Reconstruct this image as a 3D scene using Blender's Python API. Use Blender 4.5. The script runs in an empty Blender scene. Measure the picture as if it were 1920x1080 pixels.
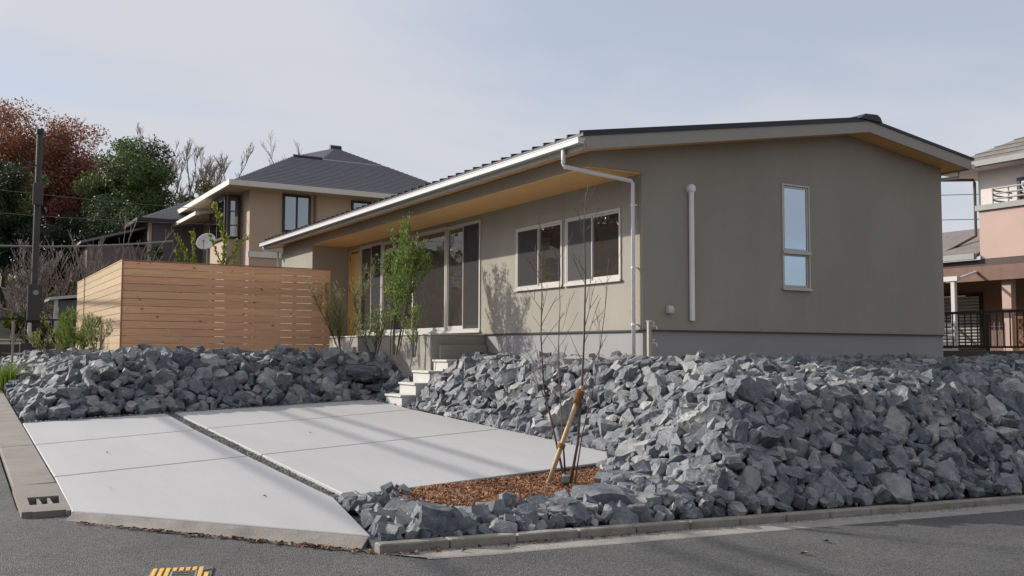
import bpy, bmesh, math, random
import numpy as np
from mathutils import Vector, Matrix, Euler

rnd = random.Random(11)
npr = np.random.default_rng(7)
R = math.radians
SC = bpy.context.scene
COL = SC.collection

# ------------------------------------------------------------------ camera
CZ = 1.6
yaw, pitch, roll, F_PX = R(59.5), 0.06520, 0.0037, 1790.0
f0 = Vector((math.cos(yaw), math.sin(yaw), 0)); r0 = Vector((math.sin(yaw), -math.cos(yaw), 0)); u0 = Vector((0, 0, 1))
fw = f0*math.cos(pitch) + u0*math.sin(pitch)
up = -f0*math.sin(pitch) + u0*math.cos(pitch)
rt = r0*math.cos(roll) + up*math.sin(roll)
up2 = up*math.cos(roll) - r0*math.sin(roll)
cam_d = bpy.data.cameras.new("camera"); cam = bpy.data.objects.new("camera", cam_d); COL.objects.link(cam)
m = Matrix((rt, up2, -fw)).transposed().to_4x4(); m.translation = Vector((0, 0, CZ))
cam.matrix_world = m
cam_d.sensor_width = 36.0; cam_d.lens = 36.0*F_PX/1920.0
cam_d.clip_start = 0.1; cam_d.clip_end = 3000
SC.camera = cam

def px(p):
    v = Vector(p) - Vector((0, 0, CZ)); z = v.dot(fw)
    if z < .1: return (-9999, -9999, z)
    return (960 + F_PX*v.dot(rt)/z, 540 - F_PX*v.dot(up2)/z, z)

# ------------------------------------------------------------------ light
SUN_A, SUN_E = R(50), R(26.5)          # horizontal travel (cos a, -sin a)
W = bpy.data.worlds.new("World"); SC.world = W; W.use_nodes = True
nt = W.node_tree; nt.nodes.clear()
def N(t, ty, **k):
    n = t.nodes.new(ty)
    for a, b in k.items(): setattr(n, a, b)
    return n
out = N(nt, "ShaderNodeOutputWorld"); bg = N(nt, "ShaderNodeBackground")
sky = N(nt, "ShaderNodeTexSky", sky_type='NISHITA', sun_disc=False, sun_elevation=SUN_E, sun_rotation=R(-40))
sky.altitude = 0; sky.air_density = 1.0; sky.dust_density = 0.5; sky.ozone_density = 2.0
tc = N(nt, "ShaderNodeTexCoord"); sep = N(nt, "ShaderNodeSeparateXYZ")
nt.links.new(tc.outputs['Generated'], sep.inputs[0])
zc = N(nt, "ShaderNodeMath", operation='MAXIMUM'); zc.inputs[1].default_value = 0.0
nt.links.new(sep.outputs[2], zc.inputs[0])
za = N(nt, "ShaderNodeMath", operation='ADD'); za.inputs[1].default_value = 0.16
nt.links.new(zc.outputs[0], za.inputs[0])
dx = N(nt, "ShaderNodeMath", operation='DIVIDE'); dy = N(nt, "ShaderNodeMath", operation='DIVIDE')
for d_, k in ((dx, 0), (dy, 1)):
    nt.links.new(sep.outputs[k], d_.inputs[0]); nt.links.new(za.outputs[0], d_.inputs[1])
cmb = N(nt, "ShaderNodeCombineXYZ")
nt.links.new(dx.outputs[0], cmb.inputs[0]); nt.links.new(dy.outputs[0], cmb.inputs[1])
mp = N(nt, "ShaderNodeMapping"); mp.inputs['Rotation'].default_value = (0, 0, R(30)); mp.inputs['Scale'].default_value = (0.55, 1.0, 1); mp.inputs['Location'].default_value = (11.2, 8.8, 0)
nt.links.new(cmb.outputs[0], mp.inputs[0])
n1 = N(nt, "ShaderNodeTexNoise"); n1.inputs['Scale'].default_value = 0.95; n1.inputs['Detail'].default_value = 7; n1.inputs['Roughness'].default_value = .52; n1.inputs['Distortion'].default_value = .35
nt.links.new(mp.outputs[0], n1.inputs['Vector'])
cr = N(nt, "ShaderNodeValToRGB"); cr.color_ramp.elements[0].position = .38; cr.color_ramp.elements[1].position = .57
cr.color_ramp.elements[0].color = (.60, .60, .60, 1); cr.color_ramp.elements[1].color = (1, 1, 1, 1)
nt.links.new(n1.outputs['Fac'], cr.inputs[0])
n2 = N(nt, "ShaderNodeTexNoise"); n2.inputs['Scale'].default_value = 1.6; n2.inputs['Detail'].default_value = 6
nt.links.new(mp.outputs[0], n2.inputs['Vector'])
cl = N(nt, "ShaderNodeMix", data_type='RGBA'); cl.inputs[6].default_value = (5.7, 5.9, 6.5, 1); cl.inputs[7].default_value = (6.3, 6.45, 6.95, 1)
nt.links.new(n2.outputs['Fac'], cl.inputs[0])
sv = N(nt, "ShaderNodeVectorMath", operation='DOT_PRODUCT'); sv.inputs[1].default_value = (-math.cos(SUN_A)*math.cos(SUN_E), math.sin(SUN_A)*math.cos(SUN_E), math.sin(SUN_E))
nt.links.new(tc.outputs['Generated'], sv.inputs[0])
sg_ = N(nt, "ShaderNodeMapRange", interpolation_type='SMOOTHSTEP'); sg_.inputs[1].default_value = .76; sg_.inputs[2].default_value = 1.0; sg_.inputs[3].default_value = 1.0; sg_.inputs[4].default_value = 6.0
nt.links.new(sv.outputs['Value'], sg_.inputs[0])          # sun glow in thin cloud, boosted out of view to fill the shaded wall
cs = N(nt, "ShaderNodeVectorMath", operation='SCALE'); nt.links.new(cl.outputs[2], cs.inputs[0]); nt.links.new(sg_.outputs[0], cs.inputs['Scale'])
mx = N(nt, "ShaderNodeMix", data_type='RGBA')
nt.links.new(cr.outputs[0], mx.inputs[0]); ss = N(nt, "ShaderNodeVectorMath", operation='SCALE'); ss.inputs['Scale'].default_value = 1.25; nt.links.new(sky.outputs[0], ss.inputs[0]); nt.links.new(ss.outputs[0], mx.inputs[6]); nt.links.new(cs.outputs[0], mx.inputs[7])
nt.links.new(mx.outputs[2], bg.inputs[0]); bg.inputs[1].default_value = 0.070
nt.links.new(bg.outputs[0], out.inputs[0])

sl = bpy.data.lights.new("sun", 'SUN'); sl.energy = 3.8; sl.angle = R(0.6); sl.color = (1.0, .93, .82)
so = bpy.data.objects.new("sun", sl); COL.objects.link(so)
sd = Vector((math.cos(SUN_A)*math.cos(SUN_E), -math.sin(SUN_A)*math.cos(SUN_E), -math.sin(SUN_E)))
so.rotation_euler = sd.to_track_quat('-Z', 'Y').to_euler(); so.location = (-20, 30, 30)
SC.view_settings.view_transform = 'Standard'; SC.view_settings.look = 'None'
SC.view_settings.exposure = 0.62; SC.view_settings.gamma = 1.0; SC.view_settings.use_curve_mapping = False
SC.render.engine = 'CYCLES'
SC.cycles.max_bounces = 6; SC.cycles.transparent_max_bounces = 12; SC.cycles.caustics_reflective = False; SC.cycles.caustics_refractive = False

# ------------------------------------------------------------------ materials
def newmat(name):
    M = bpy.data.materials.new(name); M.use_nodes = True
    t = M.node_tree; t.nodes.clear()
    o = N(t, "ShaderNodeOutputMaterial"); p = N(t, "ShaderNodeBsdfPrincipled")
    t.links.new(p.outputs[0], o.inputs[0])
    return M, t, p, o
def rgb(c): return (c[0], c[1], c[2], 1)
def surf(name, c, c2=None, rough=.8, scale=3.0, detail=6, bump=0.0, bscale=60, metal=0.0, spec=.35, island=0.0, stretch=None, fine=0.0):
    """colour drifting between c and c2 with noise, fine relief, optional per-piece variation"""
    M, t, p, o = newmat(name)
    if c2 is None: c2 = tuple(v*.8 for v in c)
    tc = N(t, "ShaderNodeTexCoord"); vec = tc.outputs['Object']
    if stretch:
        mp = N(t, "ShaderNodeMapping"); mp.inputs['Scale'].default_value = stretch
        t.links.new(vec, mp.inputs[0]); vec = mp.outputs[0]
    n = N(t, "ShaderNodeTexNoise"); n.inputs['Scale'].default_value = scale; n.inputs['Detail'].default_value = detail; n.inputs['Roughness'].default_value = .6
    t.links.new(vec, n.inputs['Vector'])
    r = N(t, "ShaderNodeValToRGB"); r.color_ramp.elements[0].position = .32; r.color_ramp.elements[1].position = .68
    r.color_ramp.elements[0].color = rgb(c2); r.color_ramp.elements[1].color = rgb(c)
    t.links.new(n.outputs['Fac'], r.inputs[0]); col = r.outputs[0]
    if fine > 0:
        nf = N(t, "ShaderNodeTexNoise"); nf.inputs['Scale'].default_value = bscale; nf.inputs['Detail'].default_value = 3
        t.links.new(tc.outputs['Object'], nf.inputs['Vector'])
        mr = N(t, "ShaderNodeMapRange"); mr.inputs[1].default_value = .3; mr.inputs[2].default_value = .7; mr.inputs[3].default_value = 1-fine; mr.inputs[4].default_value = 1+fine
        t.links.new(nf.outputs['Fac'], mr.inputs[0])
        v = N(t, "ShaderNodeVectorMath", operation='SCALE'); t.links.new(col, v.inputs[0]); t.links.new(mr.outputs[0], v.inputs['Scale']); col = v.outputs[0]
    if island > 0:
        g = N(t, "ShaderNodeNewGeometry"); oi = N(t, "ShaderNodeObjectInfo")
        ad = N(t, "ShaderNodeMath", operation='ADD'); t.links.new(g.outputs['Random Per Island'], ad.inputs[0]); t.links.new(oi.outputs['Random'], ad.inputs[1])
        fr = N(t, "ShaderNodeMath", operation='FRACT'); t.links.new(ad.outputs[0], fr.inputs[0])
        mr = N(t, "ShaderNodeMapRange"); mr.inputs[3].default_value = 1-island; mr.inputs[4].default_value = 1+island
        t.links.new(fr.outputs[0], mr.inputs[0])
        v = N(t, "ShaderNodeVectorMath", operation='SCALE'); t.links.new(col, v.inputs[0]); t.links.new(mr.outputs[0], v.inputs['Scale']); col = v.outputs[0]
    t.links.new(col, p.inputs['Base Color'])
    p.inputs['Roughness'].default_value = rough; p.inputs['Metallic'].default_value = metal; p.inputs['Specular IOR Level'].default_value = spec
    if bump > 0:
        nb = N(t, "ShaderNodeTexNoise"); nb.inputs['Scale'].default_value = bscale; nb.inputs['Detail'].default_value = 5
        t.links.new(vec, nb.inputs['Vector'])
        b = N(t, "ShaderNodeBump"); b.inputs['Strength'].default_value = bump; b.inputs['Distance'].default_value = .02
        t.links.new(nb.outputs['Fac'], b.inputs['Height']); t.links.new(b.outputs[0], p.inputs['Normal'])
    return M

def leafmat(name, c, c2, trans=.35, rough=.55):
    M, t, p, o = newmat(name)
    g = N(t, "ShaderNodeNewGeometry")
    tc = N(t, "ShaderNodeTexCoord"); n = N(t, "ShaderNodeTexNoise"); n.inputs['Scale'].default_value = .6; n.inputs['Detail'].default_value = 3
    t.links.new(tc.outputs['Object'], n.inputs['Vector'])
    a = N(t, "ShaderNodeMath", operation='MULTIPLY_ADD'); a.inputs[1].default_value = .6; 
    s = N(t, "ShaderNodeMath", operation='MULTIPLY'); s.inputs[1].default_value = .7
    t.links.new(n.outputs['Fac'], s.inputs[0]); t.links.new(g.outputs['Random Per Island'], a.inputs[0]); t.links.new(s.outputs[0], a.inputs[2])
    r = N(t, "ShaderNodeValToRGB"); r.color_ramp.elements[0].position = .25; r.color_ramp.elements[1].position = .95
    r.color_ramp.elements[0].color = rgb(c2); r.color_ramp.elements[1].color = rgb(c)
    t.links.new(a.outputs[0], r.inputs[0]); t.links.new(r.outputs[0], p.inputs['Base Color'])
    p.inputs['Roughness'].default_value = rough; p.inputs['Specular IOR Level'].default_value = .3
    tr = N(t, "ShaderNodeBsdfTranslucent"); t.links.new(r.outputs[0], tr.inputs[0])
    ms = N(t, "ShaderNodeMixShader"); ms.inputs[0].default_value = trans
    t.links.new(p.outputs[0], ms.inputs[1]); t.links.new(tr.outputs[0], ms.inputs[2]); t.links.new(ms.outputs[0], o.inputs[0])
    return M

def glassmat(name, tint, refl=.12, rough=0.0, rtint=(1, 1, 1), pane_lift=0.0):
    M, t, p, o = newmat(name); t.nodes.remove(p)
    tr = N(t, "ShaderNodeBsdfTransparent"); tr.inputs[0].default_value = rgb(tint)
    gn = N(t, "ShaderNodeTexNoise"); gn.inputs['Scale'].default_value = 1.3; gb = N(t, "ShaderNodeBump"); gb.inputs['Strength'].default_value = .12; gb.inputs['Distance'].default_value = .03; gc = N(t, "ShaderNodeTexCoord")
    t.links.new(gc.outputs['Object'], gn.inputs['Vector']); t.links.new(gn.outputs['Fac'], gb.inputs['Height'])
    gl = N(t, "ShaderNodeBsdfGlossy"); t.links.new(gb.outputs[0], gl.inputs['Normal']); gl.inputs[0].default_value = rgb(rtint); gl.inputs['Roughness'].default_value = rough
    fm = N(t, "ShaderNodeBsdfDiffuse"); fm.inputs[0].default_value = (.42, .37, .33, 1); fx = N(t, "ShaderNodeMixShader"); fx.inputs[0].default_value = pane_lift  # diffuse share added to brighten dark panes, no real coating
    t.links.new(tr.outputs[0], fx.inputs[1]); t.links.new(fm.outputs[0], fx.inputs[2]); tr = fx
    lw = N(t, "ShaderNodeFresnel"); lw.inputs[0].default_value = 1.5
    ad = N(t, "ShaderNodeMath", operation='ADD'); ad.use_clamp = True; ad.inputs[1].default_value = refl; t.links.new(lw.outputs[0], ad.inputs[0])
    ms = N(t, "ShaderNodeMixShader"); t.links.new(ad.outputs[0], ms.inputs[0])
    t.links.new(tr.outputs[0], ms.inputs[1]); t.links.new(gl.outputs[0], ms.inputs[2]); t.links.new(ms.outputs[0], o.inputs[0])
    return M

def woodmat(name, c, c2, knot, board=.15):
    """boards lying along local X"""
    M, t, p, o = newmat(name)
    tc = N(t, "ShaderNodeTexCoord"); oi = N(t, "ShaderNodeObjectInfo")
    off = N(t, "ShaderNodeVectorMath", operation='SCALE'); off.inputs[0].default_value = (37.0, 11.0, 23.0); t.links.new(oi.outputs['Random'], off.inputs['Scale'])
    ad = N(t, "ShaderNodeVectorMath", operation='ADD'); t.links.new(tc.outputs['Object'], ad.inputs[0]); t.links.new(off.outputs[0], ad.inputs[1])
    mp = N(t, "ShaderNodeMapping"); mp.inputs['Scale'].default_value = (1.0, 10, 16); t.links.new(ad.outputs[0], mp.inputs[0])
    n = N(t, "ShaderNodeTexNoise"); n.inputs['Scale'].default_value = 1.6; n.inputs['Detail'].default_value = 6; n.inputs['Distortion'].default_value = .8
    t.links.new(mp.outputs[0], n.inputs['Vector'])
    r = N(t, "ShaderNodeValToRGB"); r.color_ramp.elements[0].position = .3; r.color_ramp.elements[1].position = .7
    r.color_ramp.elements[0].color = rgb(c2); r.color_ramp.elements[1].color = rgb(c); t.links.new(n.outputs['Fac'], r.inputs[0])
    # per-board tone
    hs = N(t, "ShaderNodeHueSaturation"); mr = N(t, "ShaderNodeMapRange"); mr.inputs[3].default_value = .87; mr.inputs[4].default_value = 1.12
    t.links.new(oi.outputs['Random'], mr.inputs[0]); t.links.new(mr.outputs[0], hs.inputs['Value']); t.links.new(r.outputs[0], hs.inputs['Color'])
    fm = N(t, "ShaderNodeMath", operation='MULTIPLY'); fm.inputs[1].default_value = 7.31; t.links.new(oi.outputs['Random'], fm.inputs[0])
    ff = N(t, "ShaderNodeMath", operation='FRACT'); t.links.new(fm.outputs[0], ff.inputs[0])
    mr2 = N(t, "ShaderNodeMapRange"); mr2.inputs[3].default_value = .494; mr2.inputs[4].default_value = .506; t.links.new(ff.outputs[0], mr2.inputs[0]); t.links.new(mr2.outputs[0], hs.inputs['Hue'])
    mk = N(t, "ShaderNodeMapping"); mk.inputs['Scale'].default_value = (3.6, .01, 6.7); t.links.new(ad.outputs[0], mk.inputs[0])
    vo = N(t, "ShaderNodeTexVoronoi"); vo.inputs['Scale'].default_value = 1.0; t.links.new(mk.outputs[0], vo.inputs['Vector'])
    kr = N(t, "ShaderNodeValToRGB"); kr.color_ramp.elements[0].position = .085; kr.color_ramp.elements[1].position = .17
    kr.color_ramp.elements[0].color = (1, 1, 1, 1); kr.color_ramp.elements[1].color = (0, 0, 0, 1); t.links.new(vo.outputs['Distance'], kr.inputs[0])
    sp = N(t, "ShaderNodeSeparateColor"); t.links.new(vo.outputs['Color'], sp.inputs[0])
    gt = N(t, "ShaderNodeMath", operation='GREATER_THAN'); gt.inputs[1].default_value = .45; t.links.new(sp.outputs[0], gt.inputs[0])
    mu = N(t, "ShaderNodeMath", operation='MULTIPLY'); t.links.new(gt.outputs[0], mu.inputs[0]); t.links.new(kr.outputs[0], mu.inputs[1])
    mm = N(t, "ShaderNodeMath", operation='MULTIPLY'); mm.inputs[1].default_value = .8; t.links.new(mu.outputs[0], mm.inputs[0])
    mx = N(t, "ShaderNodeMix", data_type='RGBA'); mx.inputs[7].default_value = rgb(knot); t.links.new(mm.outputs[0], mx.inputs[0]); t.links.new(hs.outputs[0], mx.inputs[6])
    t.links.new(mx.outputs[2], p.inputs['Base Color']); p.inputs['Roughness'].default_value = .65; p.inputs['Specular IOR Level'].default_value = .25
    b = N(t, "ShaderNodeBump"); b.inputs['Strength'].default_value = .15; b.inputs['Distance'].default_value = .01; t.links.new(n.outputs['Fac'], b.inputs['Height']); t.links.new(b.outputs[0], p.inputs['Normal'])
    return M

def rockmat(name):
    M, t, p, o = newmat(name)
    tc = N(t, "ShaderNodeTexCoord"); g = N(t, "ShaderNodeNewGeometry"); oi = N(t, "ShaderNodeObjectInfo")
    pos = g.outputs['Position']
    ix = N(t, "ShaderNodeMath", operation='MULTIPLY'); ix.inputs[1].default_value = .01; t.links.new(oi.outputs['Object Index'], ix.inputs[0])
    gt0 = N(t, "ShaderNodeMath", operation='GREATER_THAN'); gt0.inputs[1].default_value = .001; t.links.new(ix.outputs[0], gt0.inputs[0])
    fr = N(t, "ShaderNodeMix", data_type='FLOAT'); t.links.new(gt0.outputs[0], fr.inputs[0]); t.links.new(g.outputs['Random Per Island'], fr.inputs[2]); t.links.new(ix.outputs[0], fr.inputs[3])
    r = N(t, "ShaderNodeValToRGB"); e = r.color_ramp.elements
    e[0].position = 0; e[0].color = (.062, .070, .085, 1); e[1].position = 1; e[1].color = (.275, .273, .268, 1)
    for q, c in ((.25, (.106, .114, .129, 1)), (.5, (.136, .143, .155, 1)), (.75, (.172, .176, .181, 1)), (.9, (.228, .225, .217, 1))):
        x = e.new(q); x.color = c
    t.links.new(fr.outputs[0], r.inputs[0])
    n = N(t, "ShaderNodeTexNoise"); n.inputs['Scale'].default_value = 7; n.inputs['Detail'].default_value = 8; n.inputs['Roughness'].default_value = .68
    t.links.new(pos, n.inputs['Vector'])
    mr = N(t, "ShaderNodeMapRange"); mr.inputs[1].default_value = .3; mr.inputs[2].default_value = .7; mr.inputs[3].default_value = .62; mr.inputs[4].default_value = 1.42
    t.links.new(n.outputs['Fac'], mr.inputs[0])
    v = N(t, "ShaderNodeVectorMath", operation='SCALE'); t.links.new(r.outputs[0], v.inputs[0]); t.links.new(mr.outputs[0], v.inputs['Scale'])
    # pale quartz veins
    n3 = N(t, "ShaderNodeTexNoise"); n3.inputs['Scale'].default_value = 2.6; n3.inputs['Detail'].default_value = 5; n3.inputs['Distortion'].default_value = 1.2
    t.links.new(pos, n3.inputs['Vector'])
    vr = N(t, "ShaderNodeValToRGB"); ee = vr.color_ramp.elements
    ee[0].position = .485; ee[0].color = (0, 0, 0, 1); ee[1].position = .515; ee[1].color = (0, 0, 0, 1); x = ee.new(.5); x.color = (1, 1, 1, 1)
    t.links.new(n3.outputs['Fac'], vr.inputs[0])
    vm = N(t, "ShaderNodeMath", operation='MULTIPLY'); vm.inputs[1].default_value = .45; t.links.new(vr.outputs[0], vm.inputs[0])
    mx = N(t, "ShaderNodeMix", data_type='RGBA'); mx.inputs[7].default_value = (.36, .36, .35, 1); t.links.new(vm.outputs[0], mx.inputs[0]); t.links.new(v.outputs[0], mx.inputs[6])
    t.links.new(mx.outputs[2], p.inputs['Base Color']); p.inputs['Roughness'].default_value = .72; p.inputs['Specular IOR Level'].default_value = .4
    n4 = N(t, "ShaderNodeTexNoise"); n4.inputs['Scale'].default_value = 22; n4.inputs['Detail'].default_value = 8; n4.inputs['Roughness'].default_value = .7
    t.links.new(pos, n4.inputs['Vector'])
    b = N(t, "ShaderNodeBump"); b.inputs['Strength'].default_value = .55; b.inputs['Distance'].default_value = .035; t.links.new(n4.outputs['Fac'], b.inputs['Height']); t.links.new(b.outputs[0], p.inputs['Normal'])
    return M

def asphaltmat(name):
    M, t, p, o = newmat(name)
    tc = N(t, "ShaderNodeTexCoord")
    n = N(t, "ShaderNodeTexNoise"); n.inputs['Scale'].default_value = .8; n.inputs['Detail'].default_value = 10; n.inputs['Roughness'].default_value = .65; t.links.new(tc.outputs['Object'], n.inputs['Vector'])
    r = N(t, "ShaderNodeValToRGB"); r.color_ramp.elements[0].position = .3; r.color_ramp.elements[1].position = .7
    r.color_ramp.elements[0].color = (.055, .054, .054, 1); r.color_ramp.elements[1].color = (.092, .089, .087, 1); t.links.new(n.outputs['Fac'], r.inputs[0])
    vo = N(t, "ShaderNodeTexVoronoi"); vo.inputs['Scale'].default_value = 75; t.links.new(tc.outputs['Object'], vo.inputs['Vector'])
    mr = N(t, "ShaderNodeMapRange"); mr.inputs[1].default_value = 0; mr.inputs[2].default_value = 1; mr.inputs[3].default_value = .55; mr.inputs[4].default_value = 1.5
    sp = N(t, "ShaderNodeSeparateColor"); t.links.new(vo.outputs['Color'], sp.inputs[0]); t.links.new(sp.outputs[0], mr.inputs[0])
    v = N(t, "ShaderNodeVectorMath", operation='SCALE'); t.links.new(r.outputs[0], v.inputs[0]); t.links.new(mr.outputs[0], v.inputs['Scale'])
    t.links.new(v.outputs[0], p.inputs['Base Color']); p.inputs['Roughness'].default_value = .85; p.inputs['Specular IOR Level'].default_value = .3
    b = N(t, "ShaderNodeBump"); b.inputs['Strength'].default_value = .6; b.inputs['Distance'].default_value = .012; t.links.new(vo.outputs['Distance'], b.inputs['Height']); t.links.new(b.outputs[0], p.inputs['Normal'])
    return M

M = {}
M['stucco'] = surf('stucco', (.296, .274, .236), (.254, .235, .202), rough=.9, scale=1.1, detail=9, bump=.4, bscale=90, stretch=(1, 1, .4), fine=.07)
M['foundation'] = surf('foundation', (.27, .264, .265), (.245, .24, .243), rough=.9, scale=1.2, bump=.12, bscale=90)
M['barge'] = surf('barge', (.30, .285, .255), (.285, .27, .242), rough=.7, scale=2)
M['soffit_wood'] = surf('soffit_wood', (.78, .46, .19), (.68, .38, .15), rough=.6, scale=2.2, stretch=(9, .8, 1), bump=.05, bscale=20)
M['roof_metal'] = surf('roof_metal', (.022, .023, .03), (.017, .018, .024), rough=.42, metal=.2, scale=1)
M['white_metal'] = surf('white_metal', (.50, .495, .49), (.47, .465, .46), rough=.45, scale=2)
M['pipe_white'] = surf('pipe_white', (.74, .72, .74), (.68, .66, .69), rough=.5, scale=3)
M['frame'] = surf('frame', (.47, .445, .42), (.44, .415, .39), rough=.4, scale=3)
M['glass'] = glassmat('glass', (.72, .70, .67), .11, pane_lift=.10)
M['glass_sky'] = glassmat('glass_sky', (.35, .38, .42), .50, .02, (.72, .86, 1.0))
M['glass_dull'] = glassmat('glass_dull', (.30, .32, .34), .22)
def meshmat(name, open_, c):
    M_, t, p, o = newmat(name); t.nodes.remove(p)
    a = N(t, "ShaderNodeBsdfTransparent"); b = N(t, "ShaderNodeBsdfDiffuse"); b.inputs[0].default_value = rgb(c); ms = N(t, "ShaderNodeMixShader"); ms.inputs[0].default_value = 1-open_
    t.links.new(a.outputs[0], ms.inputs[1]); t.links.new(b.outputs[0], ms.inputs[2]); t.links.new(ms.outputs[0], o.inputs[0]); return M_
M['screen'] = meshmat('screen', .45, (.075, .072, .074))
M['screen_light'] = meshmat('screen_light', .5, (.12, .12, .12))
M['door_wood'] = surf('door_wood', (.60, .40, .16), (.50, .32, .12), rough=.5, scale=2, stretch=(6, 6, .6))
M['black_metal'] = surf('black_metal', (.02, .02, .022), (.015, .015, .016), rough=.5, scale=4)
M['dark_brown_metal'] = surf('dark_brown_metal', (.05, .045, .048), (.04, .036, .04), rough=.55, scale=3)
M['interior_wall'] = surf('interior_wall', (.72, .66, .60), (.68, .62, .56), rough=.9, scale=2)
M['interior_floor'] = surf('interior_floor', (.46, .30, .18), (.36, .22, .13), rough=.5, scale=3, stretch=(1, 8, 1))
M['fence_wood_shaded'] = woodmat('fence_wood_shaded', (.76, .45, .265), (.62, .335, .19), (.16, .07, .04))  # boards of one fence, colour lifted for its shaded front
M['fence_wood_sunlit'] = woodmat('fence_wood_sunlit', (.40, .30, .185), (.355, .255, .15), (.18, .10, .055))  # same fence boards, colour toned for the sunlit side
M['post_wood'] = woodmat('post_wood', (.42, .21, .12), (.34, .16, .09), (.12, .05, .03))
M['rock'] = rockmat('rock')
M['asphalt'] = asphaltmat('asphalt')
M['concrete'] = surf('concrete', (.345, .341, .345), (.31, .307, .312), rough=.75, scale=.9, detail=10, bump=.08, bscale=50, fine=.05, stretch=(1.6, .35, 1))
M['concrete_step'] = surf('concrete_step', (.50, .49, .46), (.43, .42, .395), rough=.8, scale=2.5, bump=.1, bscale=60)
M['platform'] = surf('platform', (.29, .27, .235), (.245, .228, .20), rough=.85, scale=1.5, stretch=(.6, .6, 5), bump=.1, bscale=40)
M['kerb'] = surf('kerb', (.27, .245, .21), (.17, .153, .13), rough=.9, scale=4, bump=.3, bscale=45, fine=.1)
M['gutter'] = surf('gutter_concrete', (.21, .188, .163), (.16, .143, .125), rough=.9, scale=2.2, bump=.25, bscale=70, fine=.08)
M['pale_gutter'] = surf('pale_gutter', (.27, .25, .225), (.19, .175, .158), rough=.9, scale=5, bump=.3, bscale=60, fine=.15)
M['lip'] = surf('lip', (.25, .23, .205), (.15, .135, .118), rough=.9, scale=3, bump=.3, bscale=60, fine=.1)
M['soil'] = surf('soil', (.085, .088, .096), (.05, .052, .058), rough=.95, scale=6, bump=.7, bscale=25, fine=.2)
M['earth'] = surf('earth', (.46, .37, .25), (.36, .285, .19), rough=.95, scale=4, bump=.6, bscale=40, fine=.15)
M['gravel'] = surf('gravel', (.22, .215, .21), (.11, .108, .107), rough=.9, scale=30, bump=.8, bscale=60, island=.5)
M['mulch_base'] = surf('mulch_base', (.15, .075, .04), (.09, .045, .025), rough=.95, scale=20, bump=.8, bscale=60)
M['mulch'] = surf('mulch', (.30, .15, .08), (.18, .085, .047), rough=.9, scale=9, island=.6)
M['twig'] = surf('twig', (.14, .095, .08), (.09, .062, .053), rough=.8, scale=10)
M['twig_grey'] = surf('twig_grey', (.23, .185, .17), (.15, .12, .11), rough=.85, scale=5)
M['bark'] = surf('bark', (.10, .08, .065), (.06, .047, .038), rough=.9, scale=4, bump=.6, bscale=20, stretch=(4, 4, 1))
M['stake'] = surf('stake', (.50, .37, .22), (.42, .30, .17), rough=.7, scale=4, stretch=(4, 4, .6), bump=.1, bscale=30)
M['rope'] = surf('rope', (.33, .16, .06), (.22, .10, .035), rough=.95, scale=40, bump=.8, bscale=90)
M['chrome'] = surf('chrome', (.35, .36, .37), (.3, .3, .3), rough=.25, metal=.9)
M['brass'] = surf('brass', (.55, .55, .55), (.5, .5, .5), rough=.3, metal=.9)
M['beige_pipe'] = surf('beige_pipe', (.36, .32, .27), (.32, .29, .245), rough=.6)
M['yellow_paint'] = surf('yellow_paint', (.62, .36, .06), (.48, .27, .05), rough=.7, scale=14, bump=.2, bscale=60)
M['iron'] = surf('iron', (.12, .105, .105), (.07, .062, .062), rough=.6, scale=20, bump=.4, bscale=60)
M['leaf_dry'] = surf('leaf_dry', (.20, .105, .06), (.12, .07, .045), rough=.9, scale=20, island=.6)
M['n_wall'] = surf('n_wall', (.40, .31, .24), (.37, .285, .22), rough=.9, scale=1, bump=.1, bscale=80)
M['n_roof'] = surf('n_roof', (.19, .185, .20), (.15, .146, .16), rough=.75, scale=5, fine=.12, bscale=12, stretch=(1, 6, 6))
M['n_trim'] = surf('n_trim', (.56, .54, .50), (.50, .485, .45), rough=.6)
M['n_soffit'] = surf('n_soffit', (.42, .37, .30), (.38, .33, .27), rough=.8)
M['n_frame'] = surf('n_frame', (.035, .026, .024), (.028, .02, .02), rough=.5)
M['grey_wall'] = surf('grey_wall', (.15, .137, .145), (.13, .119, .126), rough=.9, scale=1.5)
M['pink_wall'] = surf('pink_wall', (.42, .305, .265), (.39, .285, .245), rough=.9, scale=1.2)
M['cream_wall'] = surf('cream_wall', (.58, .53, .50), (.53, .485, .455), rough=.9, scale=1.2)
M['brown_wall'] = surf('brown_wall', (.19, .115, .092), (.15, .092, .075), rough=.9, scale=3)
M['brown_dark'] = surf('brown_dark', (.085, .062, .055), (.065, .048, .042), rough=.8, scale=2)
M['p_roof'] = surf('p_roof', (.165, .145, .135), (.125, .11, .105), rough=.8, scale=4, fine=.1, bscale=14)
M['trim_grey'] = surf('trim_grey', (.26, .26, .25), (.22, .22, .21), rough=.6)
M['lattice'] = surf('lattice', (.60, .33, .14), (.50, .27, .11), rough=.7)
M['dark_wall'] = surf('dark_wall', (.095, .078, .075), (.065, .055, .052), rough=.9, scale=3, bump=.2, bscale=30)
M['blue_box'] = surf('blue_box', (.03, .045, .13), (.025, .035, .1), rough=.6)
M['wire'] = surf('wire', (.10, .10, .11), (.08, .08, .09), rough=.7)
M['wire_pale'] = surf('wire_pale', (.22, .21, .20), (.18, .17, .165), rough=.7)
M['litter'] = surf('litter', (.085, .07, .045), (.05, .045, .028), rough=.95, scale=4, bump=.5, bscale=10)
M['grass_ground'] = surf('grass_ground', (.27, .23, .15), (.20, .17, .11), rough=.95, scale=2)
M['lf_shrub'] = leafmat('lf_shrub', (.26, .34, .075), (.075, .125, .025))
M['lf_feather'] = leafmat('lf_feather', (.36, .36, .15), (.14, .165, .055))
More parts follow.
